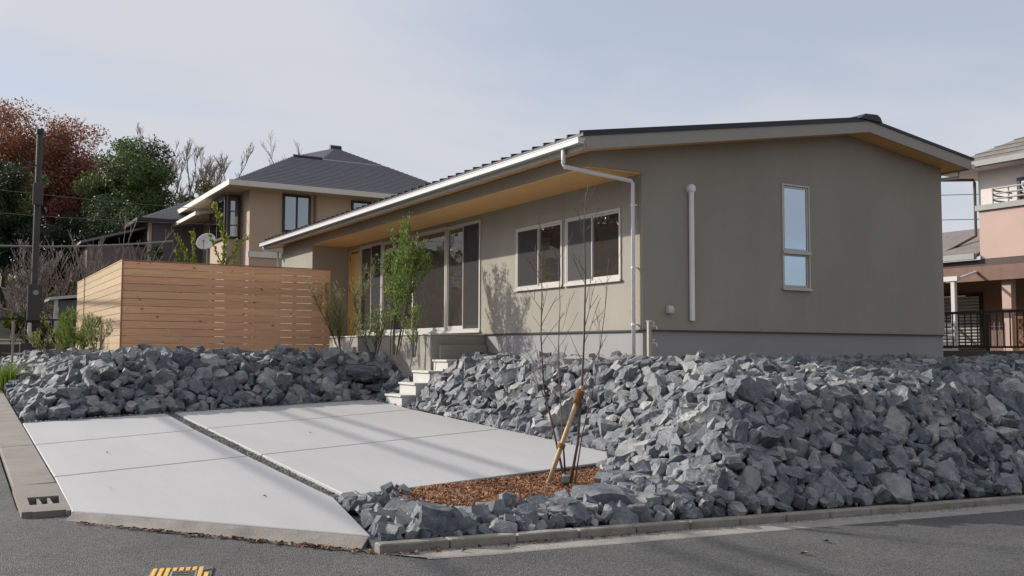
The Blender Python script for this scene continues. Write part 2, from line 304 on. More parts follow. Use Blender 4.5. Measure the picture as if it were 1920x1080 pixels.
M['lf_bamboo'] = leafmat('lf_bamboo', (.26, .29, .11), (.09, .12, .04))
M['lf_bright'] = leafmat('lf_bright', (.22, .29, .045), (.07, .12, .015))
M['lf_green'] = leafmat('lf_green', (.115, .16, .045), (.04, .068, .022), .3)
M['lf_dark'] = leafmat('lf_dark', (.04, .06, .025), (.012, .02, .012))
M['lf_red'] = leafmat('lf_red', (.27, .095, .065), (.13, .055, .042))
M['lf_orange'] = leafmat('lf_orange', (.27, .115, .05), (.13, .06, .032))
M['lf_olive'] = leafmat('lf_olive', (.16, .17, .055), (.05, .06, .022))
M['lf_sap'] = leafmat('lf_sap', (.24, .29, .04), (.10, .14, .02))

# ------------------------------------------------------------------ building helpers
ORG = {}
def org(o):
    return ORG.get(o.name, Vector((0, 0, 0))) if o else Vector((0, 0, 0))
def tag(o, label=None, cat=None, group=None, kind=None):
    if label: o['label'] = label
    if cat: o['category'] = cat
    if group: o['group'] = group
    if kind: o['kind'] = kind
    return o
def thing(name, label, cat, loc=(0, 0, 0), group=None):
    o = bpy.data.objects.new(name, None); COL.objects.link(o); o.location = loc
    o.empty_display_size = .2
    ORG[o.name] = Vector(loc)
    return tag(o, label, cat, group)
def link(name, me, mat, parent=None, loc=None):
    o = bpy.data.objects.new(name, me); COL.objects.link(o)
    if mat and not me.materials: me.materials.append(mat)
    if parent: o.parent = parent
    if loc is not None: o.location = loc
    ORG[o.name] = org(parent) + (Vector(loc) if loc is not None else Vector((0, 0, 0)))
    return o

class MB:
    def __init__(s): s.v = []; s.f = []
    def quad(s, a, b, c, d):
        i = len(s.v); s.v += [a, b, c, d]; s.f.append((i, i+1, i+2, i+3)); return s
    def poly(s, pts):
        i = len(s.v); s.v += list(pts); s.f.append(tuple(range(i, i+len(pts)))); return s
    def hexa(s, p):   # 8 points: bottom 4 ccw, top 4 ccw
        i = len(s.v); s.v += p
        for q in ((3, 2, 1, 0), (4, 5, 6, 7), (0, 1, 5, 4), (1, 2, 6, 5), (2, 3, 7, 6), (3, 0, 4, 7)): s.f.append(tuple(i+k for k in q))
        return s
    def box(s, x0, x1, y0, y1, z0, z1):
        if x0 > x1: x0, x1 = x1, x0
        if y0 > y1: y0, y1 = y1, y0
        if z0 > z1: z0, z1 = z1, z0
        return s.hexa([(x0, y0, z0), (x1, y0, z0), (x1, y1, z0), (x0, y1, z0), (x0, y0, z1), (x1, y0, z1), (x1, y1, z1), (x0, y1, z1)])
    def prism(s, pts, d):   # polygon pts extruded by vector d
        n = len(pts); i = len(s.v); d = Vector(d)
        s.v += [tuple(p) for p in pts] + [tuple(Vector(p)+d) for p in pts]
        s.f.append(tuple(i+k for k in range(n-1, -1, -1))); s.f.append(tuple(i+n+k for k in range(n)))
        for k in range(n): j = (k+1) % n; s.f.append((i+k, i+j, i+n+j, i+n+k))
        return s
    def tube(s, pts, rad, n=8, cap=True):
        pts = [Vector(p) for p in pts]
        if not isinstance(rad, (list, tuple)): rad = [rad]*len(pts)
        rings = []
        for k, p in enumerate(pts):
            d = (pts[min(k+1, len(pts)-1)] - pts[max(k-1, 0)])
            if d.length < 1e-9: d = Vector((0, 0, 1))
            d.normalize(); a = Vector((1, 0, 0)) if abs(d.x) < .9 else Vector((0, 1, 0))
            u = d.cross(a).normalized(); w = d.cross(u)
            i = len(s.v); rings.append(i)
            for q in range(n):
                t = 2*math.pi*q/n; s.v.append(tuple(p + (u*math.cos(t) + w*math.sin(t))*rad[k]))
        for k in range(len(pts)-1):
            a, b = rings[k], rings[k+1]
            for q in range(n): r = (q+1) % n; s.f.append((a+q, b+q, b+r, a+r))
        if cap:
            s.f.append(tuple(rings[0]+q for q in range(n))); s.f.append(tuple(rings[-1]+q for q in range(n-1, -1, -1)))
        return s
    def mesh(s, name, o=Vector((0, 0, 0)), smooth=False, bevel=0):
        me = bpy.data.meshes.new(name)
        me.from_pydata([(v[0]-o[0], v[1]-o[1], v[2]-o[2]) for v in s.v], [], s.f)
        bm = bmesh.new(); bm.from_mesh(me)
        bmesh.ops.recalc_face_normals(bm, faces=bm.faces)
        if bevel > 0:
            es = [e for e in bm.edges if len(e.link_faces) == 2 and e.calc_face_angle(0) > .5]
            bmesh.ops.bevel(bm, geom=es, offset=bevel, segments=1, affect='EDGES', clamp_overlap=True)
        bm.to_mesh(me); bm.free()
        if smooth:
            for p in me.polygons: p.use_smooth = True
        me.update(); return me
    def build(s, name, mat, parent=None, smooth=False, bevel=0):
        return link(name, s.mesh(name, org(parent), smooth, bevel), mat, parent)

def npmesh(name, V, Fc, mat, parent=None, smooth=False, mi=None):
    """V (n,3), Fc (m,k) arrays, all faces with k corners"""
    me = bpy.data.meshes.new(name)
    o = org(parent); V = np.asarray(V, np.float32) - np.array(o, np.float32); Fc = np.asarray(Fc, np.int32)
    me.vertices.add(len(V)); me.vertices.foreach_set('co', V.ravel())
    m_, k = Fc.shape
    me.loops.add(m_*k); me.loops.foreach_set('vertex_index', Fc.ravel())
    me.polygons.add(m_); me.polygons.foreach_set('loop_start', np.arange(0, m_*k, k, dtype=np.int32))
    try: me.polygons.foreach_set('loop_total', np.full(m_, k, np.int32))
    except Exception: pass
    me.polygons.foreach_set('use_smooth', np.full(m_, bool(smooth)))
    me.update(calc_edges=True); me.validate()
    return link(name, me, mat, parent)

# terrain ----------------------------------------------------------
def zroad(x, y):
    x = np.asarray(x, float); y = np.asarray(y, float)
    sx = np.where(x > 3, np.clip(x-3, 0, 40), 0)
    return .036*np.clip(y-7.06, -14, 60) - .03*sx - .012*np.clip(1.0-x, 0, 8)*0
def zdrv(x, y): return .017*x + .042*y - .27037
def zkerb(x): return .075 - .03*np.clip(np.asarray(x, float)-3, 0, 40)
KY = 7.06          # road side of the front kerb
YARD = 1.44
def smin(a, b, k=.25):
    h = np.clip(.5 + .5*(b-a)/k, 0, 1)
    return b*(1-h) + a*h - k*h*(1-h)
def prof(d, base, top, steep, w):
    """rise from base towards top: steep straight slope rounding into the plateau"""
    return top - np.logaddexp(0, (top-base-steep*d)/w)*w
def YB(x): return np.clip(17.05 + .19*(np.asarray(x, float)-2), 16.6, 18.1)
def H(x, y):
    """height of the rock bank: the lowest of the slopes rising from driveway, side gutter and kerb"""
    x = np.asarray(x, float); y = np.asarray(y, float)
    xs = np.interp(y, [7.0, 8.9, 10.0, 30.0], [6.75, 6.85, 7.52, 7.52])
    ex = np.maximum(x-xs, 0); ey = np.maximum(y-YB(x), 0)
    base = zdrv(np.clip(x, 1, 7.5), np.clip(y, 7, 17.5))-.04
    h1 = prof(np.hypot(ex, ey), base, 1.44 + .07*np.clip((y-17.5)/1.5, 0, 1)*np.clip((8.6-x)/.8, 0, 1), np.interp(y, [7, 9, 11], [.66, .72, .85]), .09)
    h4 = prof(np.maximum(x-1.02, 0), zdrv(1, np.clip(y, 7, 40))-.05, 1.50+.03*np.clip(y-22, 0, 10), .62, .08)
    h2 = prof(np.maximum(y-7.22, 0), zkerb(x)-.07, 1.12 + .27*np.clip((y-8.9)/1.7, 0, 1), .98, .10)
    return smin(smin(h1, h4, .15), h2, .15)

# ------------------------------------------------------------------ setting: ground, road, lot
def grid_mesh(name, xs, ys, zf, mat, kind='structure', keep=None, smooth=True):
    X, Y = np.meshgrid(xs, ys); Z = zf(X, Y)
    V = np.stack([X, Y, Z], -1).reshape(-1, 3); nx, ny = len(xs), len(ys)
    i = np.arange((ny-1)*(nx-1)); r, c = i//(nx-1), i % (nx-1)
    a = r*nx+c; Fc = np.stack([a, a+1, a+nx+1, a+nx], 1)
    if keep is not None:
        cx = (X[:-1, :-1]+X[1:, 1:]).ravel()/2; cy = (Y[:-1, :-1]+Y[1:, 1:]).ravel()/2
        Fc = Fc[keep(cx, cy)]
    o = npmesh(name, V, Fc, mat, None, smooth); tag(o, kind=kind); return o

def far_axis(a, b, core): return np.concatenate([[-900, -300, -120, -60], np.arange(a, b, core), [90, 150, 300, 900]])
def gz(x, y):
    return zroad(np.clip(x, -60, 45), np.clip(y, -40, 60)) - .25
grid_mesh('ground', far_axis(-30, 70, 4), far_axis(-30, 70, 4), gz, M['grass_ground'])
grid_mesh('road', np.arange(-61, 61, 2.0), np.append(np.arange(-12, 7.01, .5), KY), lambda x, y: zroad(x, y), M['asphalt'])
grid_mesh('side_road', np.append(np.arange(-6, 3.0, .6), 3.05), np.concatenate([[KY, 7.5], np.arange(8, 60, .5)]), zroad, M['asphalt'], keep=lambda x, y: (x < .62) | (y < 9.9))
def hillz(x, y):
    return 1.35 + .11*np.clip(y-34, 0, 60) + .03*np.clip(y-34, 0, 60)*np.clip((20-x)/25, 0, 1)
grid_mesh('hillside', np.arange(1.5, 70, 2.0), np.concatenate([np.arange(7.3+4, 90, 2.0)]), lambda x, y: np.where(y < 34, np.minimum(1.33 + .0*x, 1.33), hillz(x, y)) - .0, M['litter'], keep=lambda x, y: (y > 30.5) | ((x > 9) & (y > 11.2)))
grid_mesh('garden_bank', np.arange(.95, 26, .16), np.arange(7.14, 34, .16), lambda x, y: H(x, y)-.05, M['soil'],
          keep=lambda x, y: ~((x < 3.12) & (y < 9.7)) & ~((x > 10) & (y > 12)) & (y < 31.2))

# driveway ---------------------------------------------------------
def slab_mb(poly, th=.10, dz=0.0):
    mb = MB(); top = [(x, y, float(zdrv(x, y))+dz) for x, y in poly]
    bot = [(x, y, z-th) for x, y, z in top]
    n = len(poly); i = len(mb.v); mb.v += bot+top
    mb.f.append(tuple(i+k for k in range(n-1, -1, -1))); mb.f.append(tuple(i+n+k for k in range(n)))
    for k in range(n): j = (k+1) % n; mb.f.append((i+k, i+j, i+n+j, i+n+k))
    return mb
drv = slab_mb([(1.05, 9.6), (2.98, 7.5), (3.36, 9.0), (7.45, 9.75), (7.5, 18.0), (1.05, 16.65)], .10, -.035).build('driveway', M['gravel']); tag(drv, kind='structure')
jl = lambda x, y0, s: y0 + s*(x-1.05)
G = .016
s1, s2 = .215, .225
def L1(x): return 11.43 + s2*(x-1.05)    # lower joint
def L2(x): return 14.09 + .293*(x-1.05)  # upper joint
def L1r(x): return 11.955 + .226*(x-3.42)
def L2r(x): return 14.82 + .289*(x-3.42)
def LB(x): return 16.67 + .21*(x-1.05)
xl, xg0, xg1, xr = 1.035, 3.24, 3.41, 7.42
slabs = [
    [(xl, L2(xl)+G), (3.215, L2(3.215)+G), (xg0, LB(xg0)), (xl, LB(xl))],
    [(xl, L1(xl)+G), (3.235, L1(3.235)+G), (3.215, L2(3.215)-G), (xl, L2(xl)-G)],
    [(1.01, 9.50), (1.5, 9.01), (2.3, 8.16), (3.02, 7.38), (3.285, 8.98), (3.235, L1(3.235)-G), (xl, L1(xl)-G)],
    [(xg1, L2r(xg1)+G), (7.30, L2r(7.30)+G), (7.32, 17.97), (xg1, 17.33)],
    [(xg1+.01, L1r(xg1)+G), (7.38, L1r(7.38)+G), (7.30, L2r(7.30)-G), (xg1, L2r(xg1)-G)],
    [(3.44, 9.02), (4.0, 9.09), (6.85, 9.53), (7.55, 10.0), (7.38, L1r(7.38)-G), (xg1+.01, L1r(xg1)-G)],
]
for p in slabs: slab_mb(p).build('concrete_slab', M['concrete'], drv, bevel=.008)
# small stones in the gravel strips
def scatter_bits(name, pts, smin_, smax_, mat, parent=None, flat=.6, kind='stuff'):
    base = np.array([(1, 0, 0), (-1, 0, 0), (0, 1, 0), (0, -1, 0), (0, 0, 1), (0, 0, -1)], float)
    fc = np.array([(0, 2, 4), (2, 1, 4), (1, 3, 4), (3, 0, 4), (2, 0, 5), (1, 2, 5), (3, 1, 5), (0, 3, 5)])
    n = len(pts); s = npr.uniform(smin_, smax_, (n, 1, 1))
    sc = np.stack([npr.uniform(.6, 1.3, n), npr.uniform(.5, 1.0, n), np.full(n, flat)*npr.uniform(.6, 1.2, n)], 1)[:, None, :]
    a = npr.uniform(0, 6.28, n); b = npr.normal(0, .35, n)
    P = base[None]*sc*s + npr.normal(0, .15, (n, 6, 3))*s
    ca, sa = np.cos(a)[:, None], np.sin(a)[:, None]; cb, sb = np.cos(b)[:, None], np.sin(b)[:, None]
    x = P[..., 0]*cb + P[..., 2]*sb; z = -P[..., 0]*sb + P[..., 2]*cb; y = P[..., 1]
    Q = np.stack([x*ca-y*sa, x*sa+y*ca, z], -1) + np.asarray(pts)[:, None, :]
    Fa = (fc[None] + (np.arange(n)*6)[:, None, None]).reshape(-1, 3)
    o = npmesh(name, Q.reshape(-1, 3), Fa, mat, parent)
    tag(o, kind=kind); return o
pts = []
for _ in range(2600):
    y = rnd.uniform(9.0, 17.3); x = rnd.uniform(3.255, 3.40) + .0*(y-9); pts.append((x, y, float(zdrv(x, y))-.022))
o = scatter_bits('gravel', pts, .008, .02, M['gravel'], drv)
# rounded lip between the driveway and the road
lip = MB(); A = [(1.03, 9.47), (1.5, 8.985), (2.3, 8.135), (3.0, 7.375)]
sec = [(0, 0.0), (.03, -.012), (.10, -.05), (.17, None)]
rows = []
for k, (x, y) in enumerate(A):
    d = Vector((-.73, -.69, 0)); row = []
    for o_, dz in sec:
        q = Vector((x, y, 0)) + d*o_
        z = float(zdrv(x, y))-.006 + (dz if dz is not None else 0)
        if dz is None: z = float(zroad(q.x, q.y))-.01
        row.append((q.x, q.y, z))
    row.append((row[-1][0], row[-1][1], row[-1][2]-.1)); row.append((x, y, row[0][2]-.15)); rows.append(row)
for k in range(len(rows)-1):
    for j in range(len(rows[0])): 
        b = (j+1) % len(rows[0]); lip.quad(rows[k][j], rows[k+1][j], rows[k+1][b], rows[k][b])
lip.poly(rows[0]); lip.poly(rows[-1])
tag(lip.build('driveway_lip', M['lip']), kind='structure')

# front kerb: stones butted end to end; pale gutter strip in front
kerb = MB().box(3.0, 30, KY+.03, KY+.12, -1.0, -.95).build('kerb', M['kerb']); tag(kerb, kind='structure')
x = 2.97; first = True
while x < 26:
    Lk = .62 if first else 1.2 if x > 3.7 else .6
    if 3.5 < x < 9 : Lk = .64
    a, b = x+.005, x+Lk-.005
    za, zb = float(zkerb(a)), float(zkerb(b))
    mb = MB().hexa([(a, KY, za-.3), (b, KY, zb-.3), (b, KY+.14, zb-.3), (a, KY+.14, za-.3), (a, KY+.012, za), (b, KY+.012, zb), (b, KY+.14, zb), (a, KY+.14, za)])
    mb.build('kerb_stone', M['kerb'], kerb, bevel=.012); x += Lk; first = False
gs = MB()
for k in range(24):
    a, b = 3.0+k, 4.0+k; wa, wb = .25+.006*k, .25+.006*(k+1)
    za, zb_ = float(zroad(a, KY)), float(zroad(b, KY)); q = .25 if k == 0 else 0
    gs.quad((a+q, KY-wa, za-.036*wa+.004), (b, KY-wb, zb_-.036*wb+.004), (b, KY, zb_+.004), (a, KY, za+.004))
    gs.quad((a+q, KY-wa-.03, za-.036*(wa+.03)-.002), (b, KY-wb-.03, zb_-.036*(wb+.03)-.002), (b, KY-wb, zb_-.036*wb+.004), (a+q, KY-wa, za-.036*wa+.004))
tag(gs.build('kerb_gutter', M['pale_gutter']), kind='structure')

tag(MB().box(2.99, 3.35, KY+.141, 7.75, -.2, .06).build('tip_soil', M['soil']), kind='structure')
# left gutter: concrete covers, then the inlet block with its grate
gut = MB().box(.63, 1.0, 9.9, 40, -1, -.9).build('side_gutter', M['gutter']); tag(gut, kind='structure')
def gslab(y0, y1, name='gutter_cover', x0=.615, x1=1.02):
    z0, z1 = float(zdrv(1, y0))+.0, float(zdrv(1, y1))
    return MB().hexa([(x0+.03, y0, z0-.25), (x1, y0, z0-.25), (x1, y1, z1-.25), (x0+.03, y1, z1-.25), (x0, y0, z0-.012), (x1, y0, z0+.004), (x1, y1, z1+.004), (x0, y1, z1-.012)]).build(name, M['gutter'], gut, bevel=.012)
y = 11.07
while y < 42: gslab(y, y+2.99); y += 3.0
# inlet block with an opening
z0, z1 = float(zdrv(1, 9.62)), float(zdrv(1, 11.05))
def zi(y): return z0 + (z1-z0)*(y-9.62)/1.43
def iblk(xa, xb, ya, yb):
    return MB().hexa([(xa, ya, zi(ya)-.3), (xb, ya, zi(ya)-.3), (xb, yb, zi(yb)-.3), (xa, yb, zi(yb)-.3), (xa, ya, zi(ya)-.004), (xb, ya, zi(ya)-.004), (xb, yb, zi(yb)-.004), (xa, yb, zi(yb)-.004)])
gx0, gx1, gy0, gy1 = .70, .975, 9.93, 10.32
inb = iblk(.615, 1.02, gy1, 11.05)
for q in (iblk(.615, gx0, 9.62, gy1), iblk(gx1, 1.02, 9.55, gy1), iblk(gx0, gx1, 9.60, gy0)):
    i = len(inb.v); inb.v += q.v; inb.f += [tuple(i+k for k in f) for f in q.f]
inb.build('inlet_block', M['gutter'], gut)
gr = thing('drain_grate', 'three opening concrete drain grate set in the gutter beside the driveway corner', 'drain grate', (.84, 10.12, zi(10.12)))
MB().box(gx0+.002, gx1-.002, gy0+.002, gy1-.002, zi(10.1)-.16, zi(10.1)-.10).build('grate_floor', M['iron'], gr)
for k in range(2):
    xx = gx0 + (gx1-gx0)*(k+1)/3
    MB().box(xx-.011, xx+.011, gy0+.002, gy1-.002, zi(gy0)-.05, zi(10.15)-.012).build('grate_bar', M['gutter'], gr)
for k in range(12):
    yy = gy0+.02+k*.031
    MB().box(gx0+.003, gx1-.003, yy, yy+.009, zi(yy)-.075, zi(yy)-.055).build('grate_rib', M['iron'], gr)

# yellow valve cover in the road, turned a little
vx, vy = 1.32, 7.34; vz = float(zroad(vx, vy))
vc = thing('valve_cover', 'yellow striped iron valve cover set in the asphalt at the bottom edge', 'manhole cover', (vx, vy, vz))
def vb(x0, x1, y0, y1, z0, z1): return MB().box(vx+x0, vx+x1, vy+y0, vy+y1, vz+z0, vz+z1)
vb(0, .43, -.43, 0, -.05, .008).build('cover_plate', M['iron'], vc, bevel=.004)
for k in range(9):
    a = .014+k*.0455; b = a+.031
    if k in (3, 4, 5, 6):
        vb(a, b, -.105, -.012, .008, .015).build('yellow_rib', M['yellow_paint'], vc, bevel=.003); vb(a, b, -.418, -.325, .008, .015).build('yellow_rib', M['yellow_paint'], vc, bevel=.003)
    elif k == 8: vb(a, b, -.418, -.18, .008, .015).build('yellow_rib', M['yellow_paint'], vc, bevel=.003)
    else: vb(a, b, -.418, -.012, .008, .015).build('yellow_rib', M['yellow_paint'], vc, bevel=.003)
vb(.145, .325, -.31, -.12, .008, .013).build('centre_plate', M['trim_grey'], vc)
for k in range(3): vb(.16, .31, -.17-k*.055, -.14-k*.055, .013, .020).build('centre_bar', M['iron'], vc)
MB().tube([(vx+.385, vy-.085, vz+.006), (vx+.385, vy-.085, vz+.017)], [.036, .030], 14).build('key_hole_cap', M['iron'], vc)
vc.rotation_euler = (R(2), 0, R(-17))

# bark bed
bed = [(3.75, 8.42), (3.95, 9.0), (6.85, 9.46), (7.05, 9.75), (6.55, 8.9), (6.0, 8.25), (4.95, 7.75), (4.0, 7.85)]
def bedz(x, y): return .128 + .03*(y-7.6)
mb = MB(); mb.poly([(x, y, bedz(x, y)-.005) for x, y in bed])
bb = mb.build('bark_bed', M['mulch_base']); tag(bb, kind='structure')
def inpoly(x, y, P):
    c = False; j = len(P)-1
    for i in range(len(P)):
        if (P[i][1] > y) != (P[j][1] > y) and x < (P[j][0]-P[i][0])*(y-P[i][1])/(P[j][1]-P[i][1])+P[i][0]: c = not c
        j = i
    return c
pts = []
while len(pts) < 11000:
    x, y = rnd.uniform(3.6, 7.1), rnd.uniform(7.6, 9.8)
    if inpoly(x, y, bed): pts.append((x, y, bedz(x, y)+rnd.uniform(0, .03)))
n = len(pts)
P = np.array(pts); a = npr.uniform(0, 6.28, n); l = npr.uniform(.008, .024, n); w = l*npr.uniform(.25, .5, n); t1 = npr.normal(0, .45, n)
dx_ = np.stack([np.cos(a)*np.cos(t1), np.sin(a)*np.cos(t1), np.sin(t1)], 1)*l[:, None]
dy_ = np.stack([-np.sin(a), np.cos(a), npr.normal(0, .4, n)], 1)*w[:, None]
dz_ = np.array([[0, 0, .008]])
V = np.stack([P-dx_-dy_, P+dx_-dy_, P+dx_+dy_, P-dx_+dy_, P+dz_*1.0], 1).reshape(-1, 3)
i0 = np.arange(n)*5
Fm = np.concatenate([np.stack([i0+a_, i0+b_, i0+4], 1) for a_, b_ in ((0, 1), (1, 2), (2, 3), (3, 0))])
tag(npmesh('bark_chips', V, Fm, M['mulch']), label='reddish brown bark chips covering the planting bed by the kerb', kind='stuff')
tag(MB().prism([(3.95, 9.02, .10), (6.9, 9.475, .10), (6.9, 9.475, .232), (3.95, 9.02, .172)], (-.003, .03, 0)).build('bed_edging', M['black_metal']), kind='structure')

# yard behind the banks
mb = MB()
mb.poly([(9.2, 10.7, YARD-.06), (24, 10.7, YARD-.08), (24, 34, YARD), (9.2, 34, YARD)])
tag(mb.build('yard', M['earth']), kind='structure')
tag(MB().poly([(2.9, 20.6, YARD-.04), (9.2, 20.6, YARD-.04), (9.2, 34, YARD+.02), (2.9, 34, YARD+.02)]).build('back_garden', M['soil']), kind='structure')

# ------------------------------------------------------------------ house
HX, HY, HX2, HY2 = 9.40, 11.90, 16.92, 27.66
FZ, SZ = 1.935, 4.43           # siding bottom, flat soffit
house = thing('house', 'new single storey house with greige walls, black roof and deep timber lined eave', 'house', (HX, HY, YARD))
def zb(x): return 4.58 + .1612*(x-8.08) if x < 14.25 else 5.575 - .134*(x-14.25)

def wall_plane(name, axis, pos, th, us, vs, holes, mat, parent):
    """wall slab in the plane axis=pos (x or y) with rectangular holes (u0,u1,v0,v1)"""
    U = sorted(set(list(us) + [h[0] for h in holes] + [h[1] for h in holes])); V_ = sorted(set(list(vs) + [h[2] for h in holes] + [h[3] for h in holes]))
    def solid(i, j):
        if i < 0 or j < 0 or i >= len(U)-1 or j >= len(V_)-1: return False
        u, v = (U[i]+U[i+1])/2, (V_[j]+V_[j+1])/2
        return not any(h[0] < u < h[1] and h[2] < v < h[3] for h in holes)
    def pt(u, v, d): return (pos+d, u, v) if axis == 'x' else (u, pos+d, v)
    mb = MB()
    for i in range(len(U)-1):
        for j in range(len(V_)-1):
            if not solid(i, j): continue
            a, b, c, d = U[i], U[i+1], V_[j], V_[j+1]
            mb.quad(pt(a, c, 0), pt(b, c, 0), pt(b, d, 0), pt(a, d, 0)); mb.quad(pt(a, c, th), pt(b, c, th), pt(b, d, th), pt(a, d, th))
            if not solid(i-1, j): mb.quad(pt(a, c, 0), pt(a, d, 0), pt(a, d, th), pt(a, c, th))
            if not solid(i+1, j): mb.quad(pt(b, c, 0), pt(b, d, 0), pt(b, d, th), pt(b, c, th))
            if not solid(i, j-1): mb.quad(pt(a, c, 0), pt(b, c, 0), pt(b, c, th), pt(a, c, th))
            if not solid(i, j+1): mb.quad(pt(a, d, 0), pt(b, d, 0), pt(b, d, th), pt(a, d, th))
    return mb
wins = {  # name: y0,y1,z0,z1
    'w2': (12.46, 14.05, 2.765, 3.925), 'w1': (14.19, 15.77, 2.765, 3.925),
    'D': (17.24, 18.78, 2.0, 4.29), 'C': (18.84, 22.40, 2.0, 4.31), 'A': (22.46, 23.93, 2.0, 4.33), 'door': (24.02, 24.80, 1.955, 4.30)}
def merge(a, b):
    i = len(a.v); a.v += b.v; a.f += [tuple(i+k for k in f) for f in b.f]; return a
fr_w = wall_plane('wall', 'x', HX, .15, (HY+.15, 24.85), (FZ, SZ+.0), [wins[k] for k in wins], None, None)
wl = fr_w.build('wall', M['stucco'], house); 
gwin = (12.49, 13.15, 2.70, 4.53)
gw = wall_plane('wall', 'y', HY, .15, (HX, HX2), (FZ, SZ), [gwin[:3]+(SZ,)], None, None)
gw.prism([(8.38, HY, SZ), (gwin[0], HY, SZ), (gwin[0], HY, zb(gwin[0])+.03), (8.38, HY, zb(8.38)+.03)], (0, .15, 0))
gw.prism([(gwin[0], HY, gwin[3]), (gwin[1], HY, gwin[3]), (gwin[1], HY, zb(gwin[1])+.03), (gwin[0], HY, zb(gwin[0])+.03)], (0, .15, 0))
gw.prism([(gwin[1], HY, SZ), (HX2, HY, SZ), (HX2, HY, zb(HX2)+.03), (14.25, HY, zb(14.25)+.03), (gwin[1], HY, zb(gwin[1])+.03)], (0, .15, 0))
gw.build('wall', M['stucco'], house)
mb = MB().box(HX2-.15, HX2, HY+.15, HY2, FZ, zb(HX2)+.03)            # right side wall
mb.box(8.38, HX2-.15, HY2-.15, HY2, FZ, SZ)                               # back wall
mb.box(8.38, 8.53, 24.85, HY2-.15, FZ, zb(8.38))                          # front bay
mb.box(8.53, HX+.15, 24.85, 25.0, FZ, SZ)                                # bay return
mb.build('wall', M['stucco'], house)
MB().box(8.38, 8.50, HY+.15, 24.848, SZ-.0, zb(8.38)+.02).build('hung_wall', M['stucco'], house)
# drip flashing and foundation
mb = MB(); mb.box(HX-.02, HX+.1, HY-.02, 24.85, FZ-.022, FZ-.002); mb.box(HX+.1, HX2+.02, HY-.02, HY+.1, FZ-.022, FZ-.002); mb.box(8.36, 8.5, 24.86, HY2, FZ-.022, FZ-.002)
mb.build('drip_edge', M['dark_brown_metal'], house)
mb = MB(); mb.box(HX+.025, HX+.25, HY+.025, 25.0, .9, FZ-.022); mb.box(HX+.25, HX2-.03, HY+.025, HY+.25, .9, FZ-.022); mb.box(HX2-.25, HX2-.03, HY+.25, HY2-.03, .9, FZ-.022); mb.box(8.405, 8.7, 24.88, HY2-.03, .9, FZ-.022); mb.box(8.7, HX+.02, 24.88, 25.1, .9, FZ-.022)
mb.build('foundation', M['foundation'], house)
# interior
mb = MB(); mb.box(HX+.16, 16.7, HY+.16, HY2-.2, 1.93, 1.96); mb.build('interior_floor', M['interior_floor'], house)
mb = MB(); mb.box(14.2, 14.3, HY+.16, HY2-.2, 1.96, 4.4); mb.box(11.6, 11.7, HY+.16, 16.99, 1.96, 4.4); mb.box(HX+.16, 14.2, 17.0, 17.1, 1.96, 4.4); mb.box(HX+.16, 14.2, 23.9, 24.0, 1.96, 4.4); mb.box(HX+.16, 14.19, 14.08, 14.16, 1.96, 4.4)
mb.box(HX+.16, 16.7, HY+.16, HY2-.2, 4.44, 4.46); mb.box(11.9, 12.0, 17.11, 23.89, 1.96, 4.4); mb.box(11.2, 11.9, 18.6, 22.6, 1.96, 2.85)
mb.build('interior_wall', M['interior_wall'], house)

# roof
Y0, Y1 = 11.44, 28.14
roof = MB(); 
top = lambda x: zb(x)+.205
roof.prism([(7.99, Y0+.03, zb(7.99)+.03), (14.25, Y0+.03, zb(14.25)+.03), (14.25, Y0+.03, top(14.25)-.01), (7.99, Y0+.03, top(7.99)-.01)], (0, Y1-Y0-.06, 0))
roof.prism([(14.25, Y0+.03, zb(14.25)+.03), (17.2, Y0+.03, zb(17.2)+.03), (17.2, Y0+.03, top(17.2)-.01), (14.25, Y0+.03, top(14.25)-.01)], (0, Y1-Y0-.06, 0))
ro = roof.build('roof', M['soffit_wood'], house)
mt = MB()
mt.prism([(7.93, Y0-.02, top(7.93)-.005), (14.25, Y0-.02, top(14.25)-.005), (14.25, Y0-.02, top(14.25)+.045), (7.93, Y0-.02, top(7.93)+.045)], (0, Y1-Y0+.04, 0))
mt.prism([(14.25, Y0-.02, top(14.25)-.005), (17.30, Y0-.02, top(17.30)-.005), (17.30, Y0-.02, top(17.30)+.045), (14.25, Y0-.02, top(14.25)+.045)], (0, Y1-Y0+.04, 0))
mt.build('metal_sheet', M['roof_metal'], ro)
sm = MB(); a, b = 7.92, 14.2
sm.hexa([(a, -.016, top(a)+.04), (b, -.016, top(b)+.04), (b, .016, top(b)+.04), (a, .016, top(a)+.04), (a, -.012, top(a)+.088), (b, -.012, top(b)+.088), (b, .012, top(b)+.088), (a, .012, top(a)+.088)])
sme = sm.mesh('roof_seam', org(ro)); sme.materials.append(M['roof_metal'])
y = Y0+.06
while y < Y1:
    link('roof_seam', sme, None, ro, (0, y, 0)); y += .333
rc = MB(); rc.prism([(13.95, Y0-.05, top(14.1)+.035), (14.1, Y0-.05, top(14.1)+.13), (14.42, Y0-.05, top(14.42)+.145), (14.50, Y0-.05, top(14.42)+.10), (14.55, Y0-.05, top(14.5)+.03)], (0, Y1-Y0+.1, 0)).build('ridge_cap', M['roof_metal'], ro)
for yy in (Y0, Y1-.03):
    MB().prism([(8.03, yy, zb(8.03)), (14.249, yy, zb(14.249)), (14.249, yy, zb(14.249)+.20), (7.96, yy, zb(7.96)+.20)], (0, .03, 0)).build('bargeboard', M['barge'], house)
    MB().prism([(14.251, yy, zb(14.251)), (17.17, yy, zb(17.17)), (17.25, yy, zb(17.25)+.20), (14.251, yy, zb(14.251)+.20)], (0, .03, 0)).build('bargeboard', M['barge'], house)
MB().box(7.965, 7.99, Y0+.031, Y1-.031, zb(7.98)+.0, zb(7.98)+.19).build('fascia', M['barge'], house)
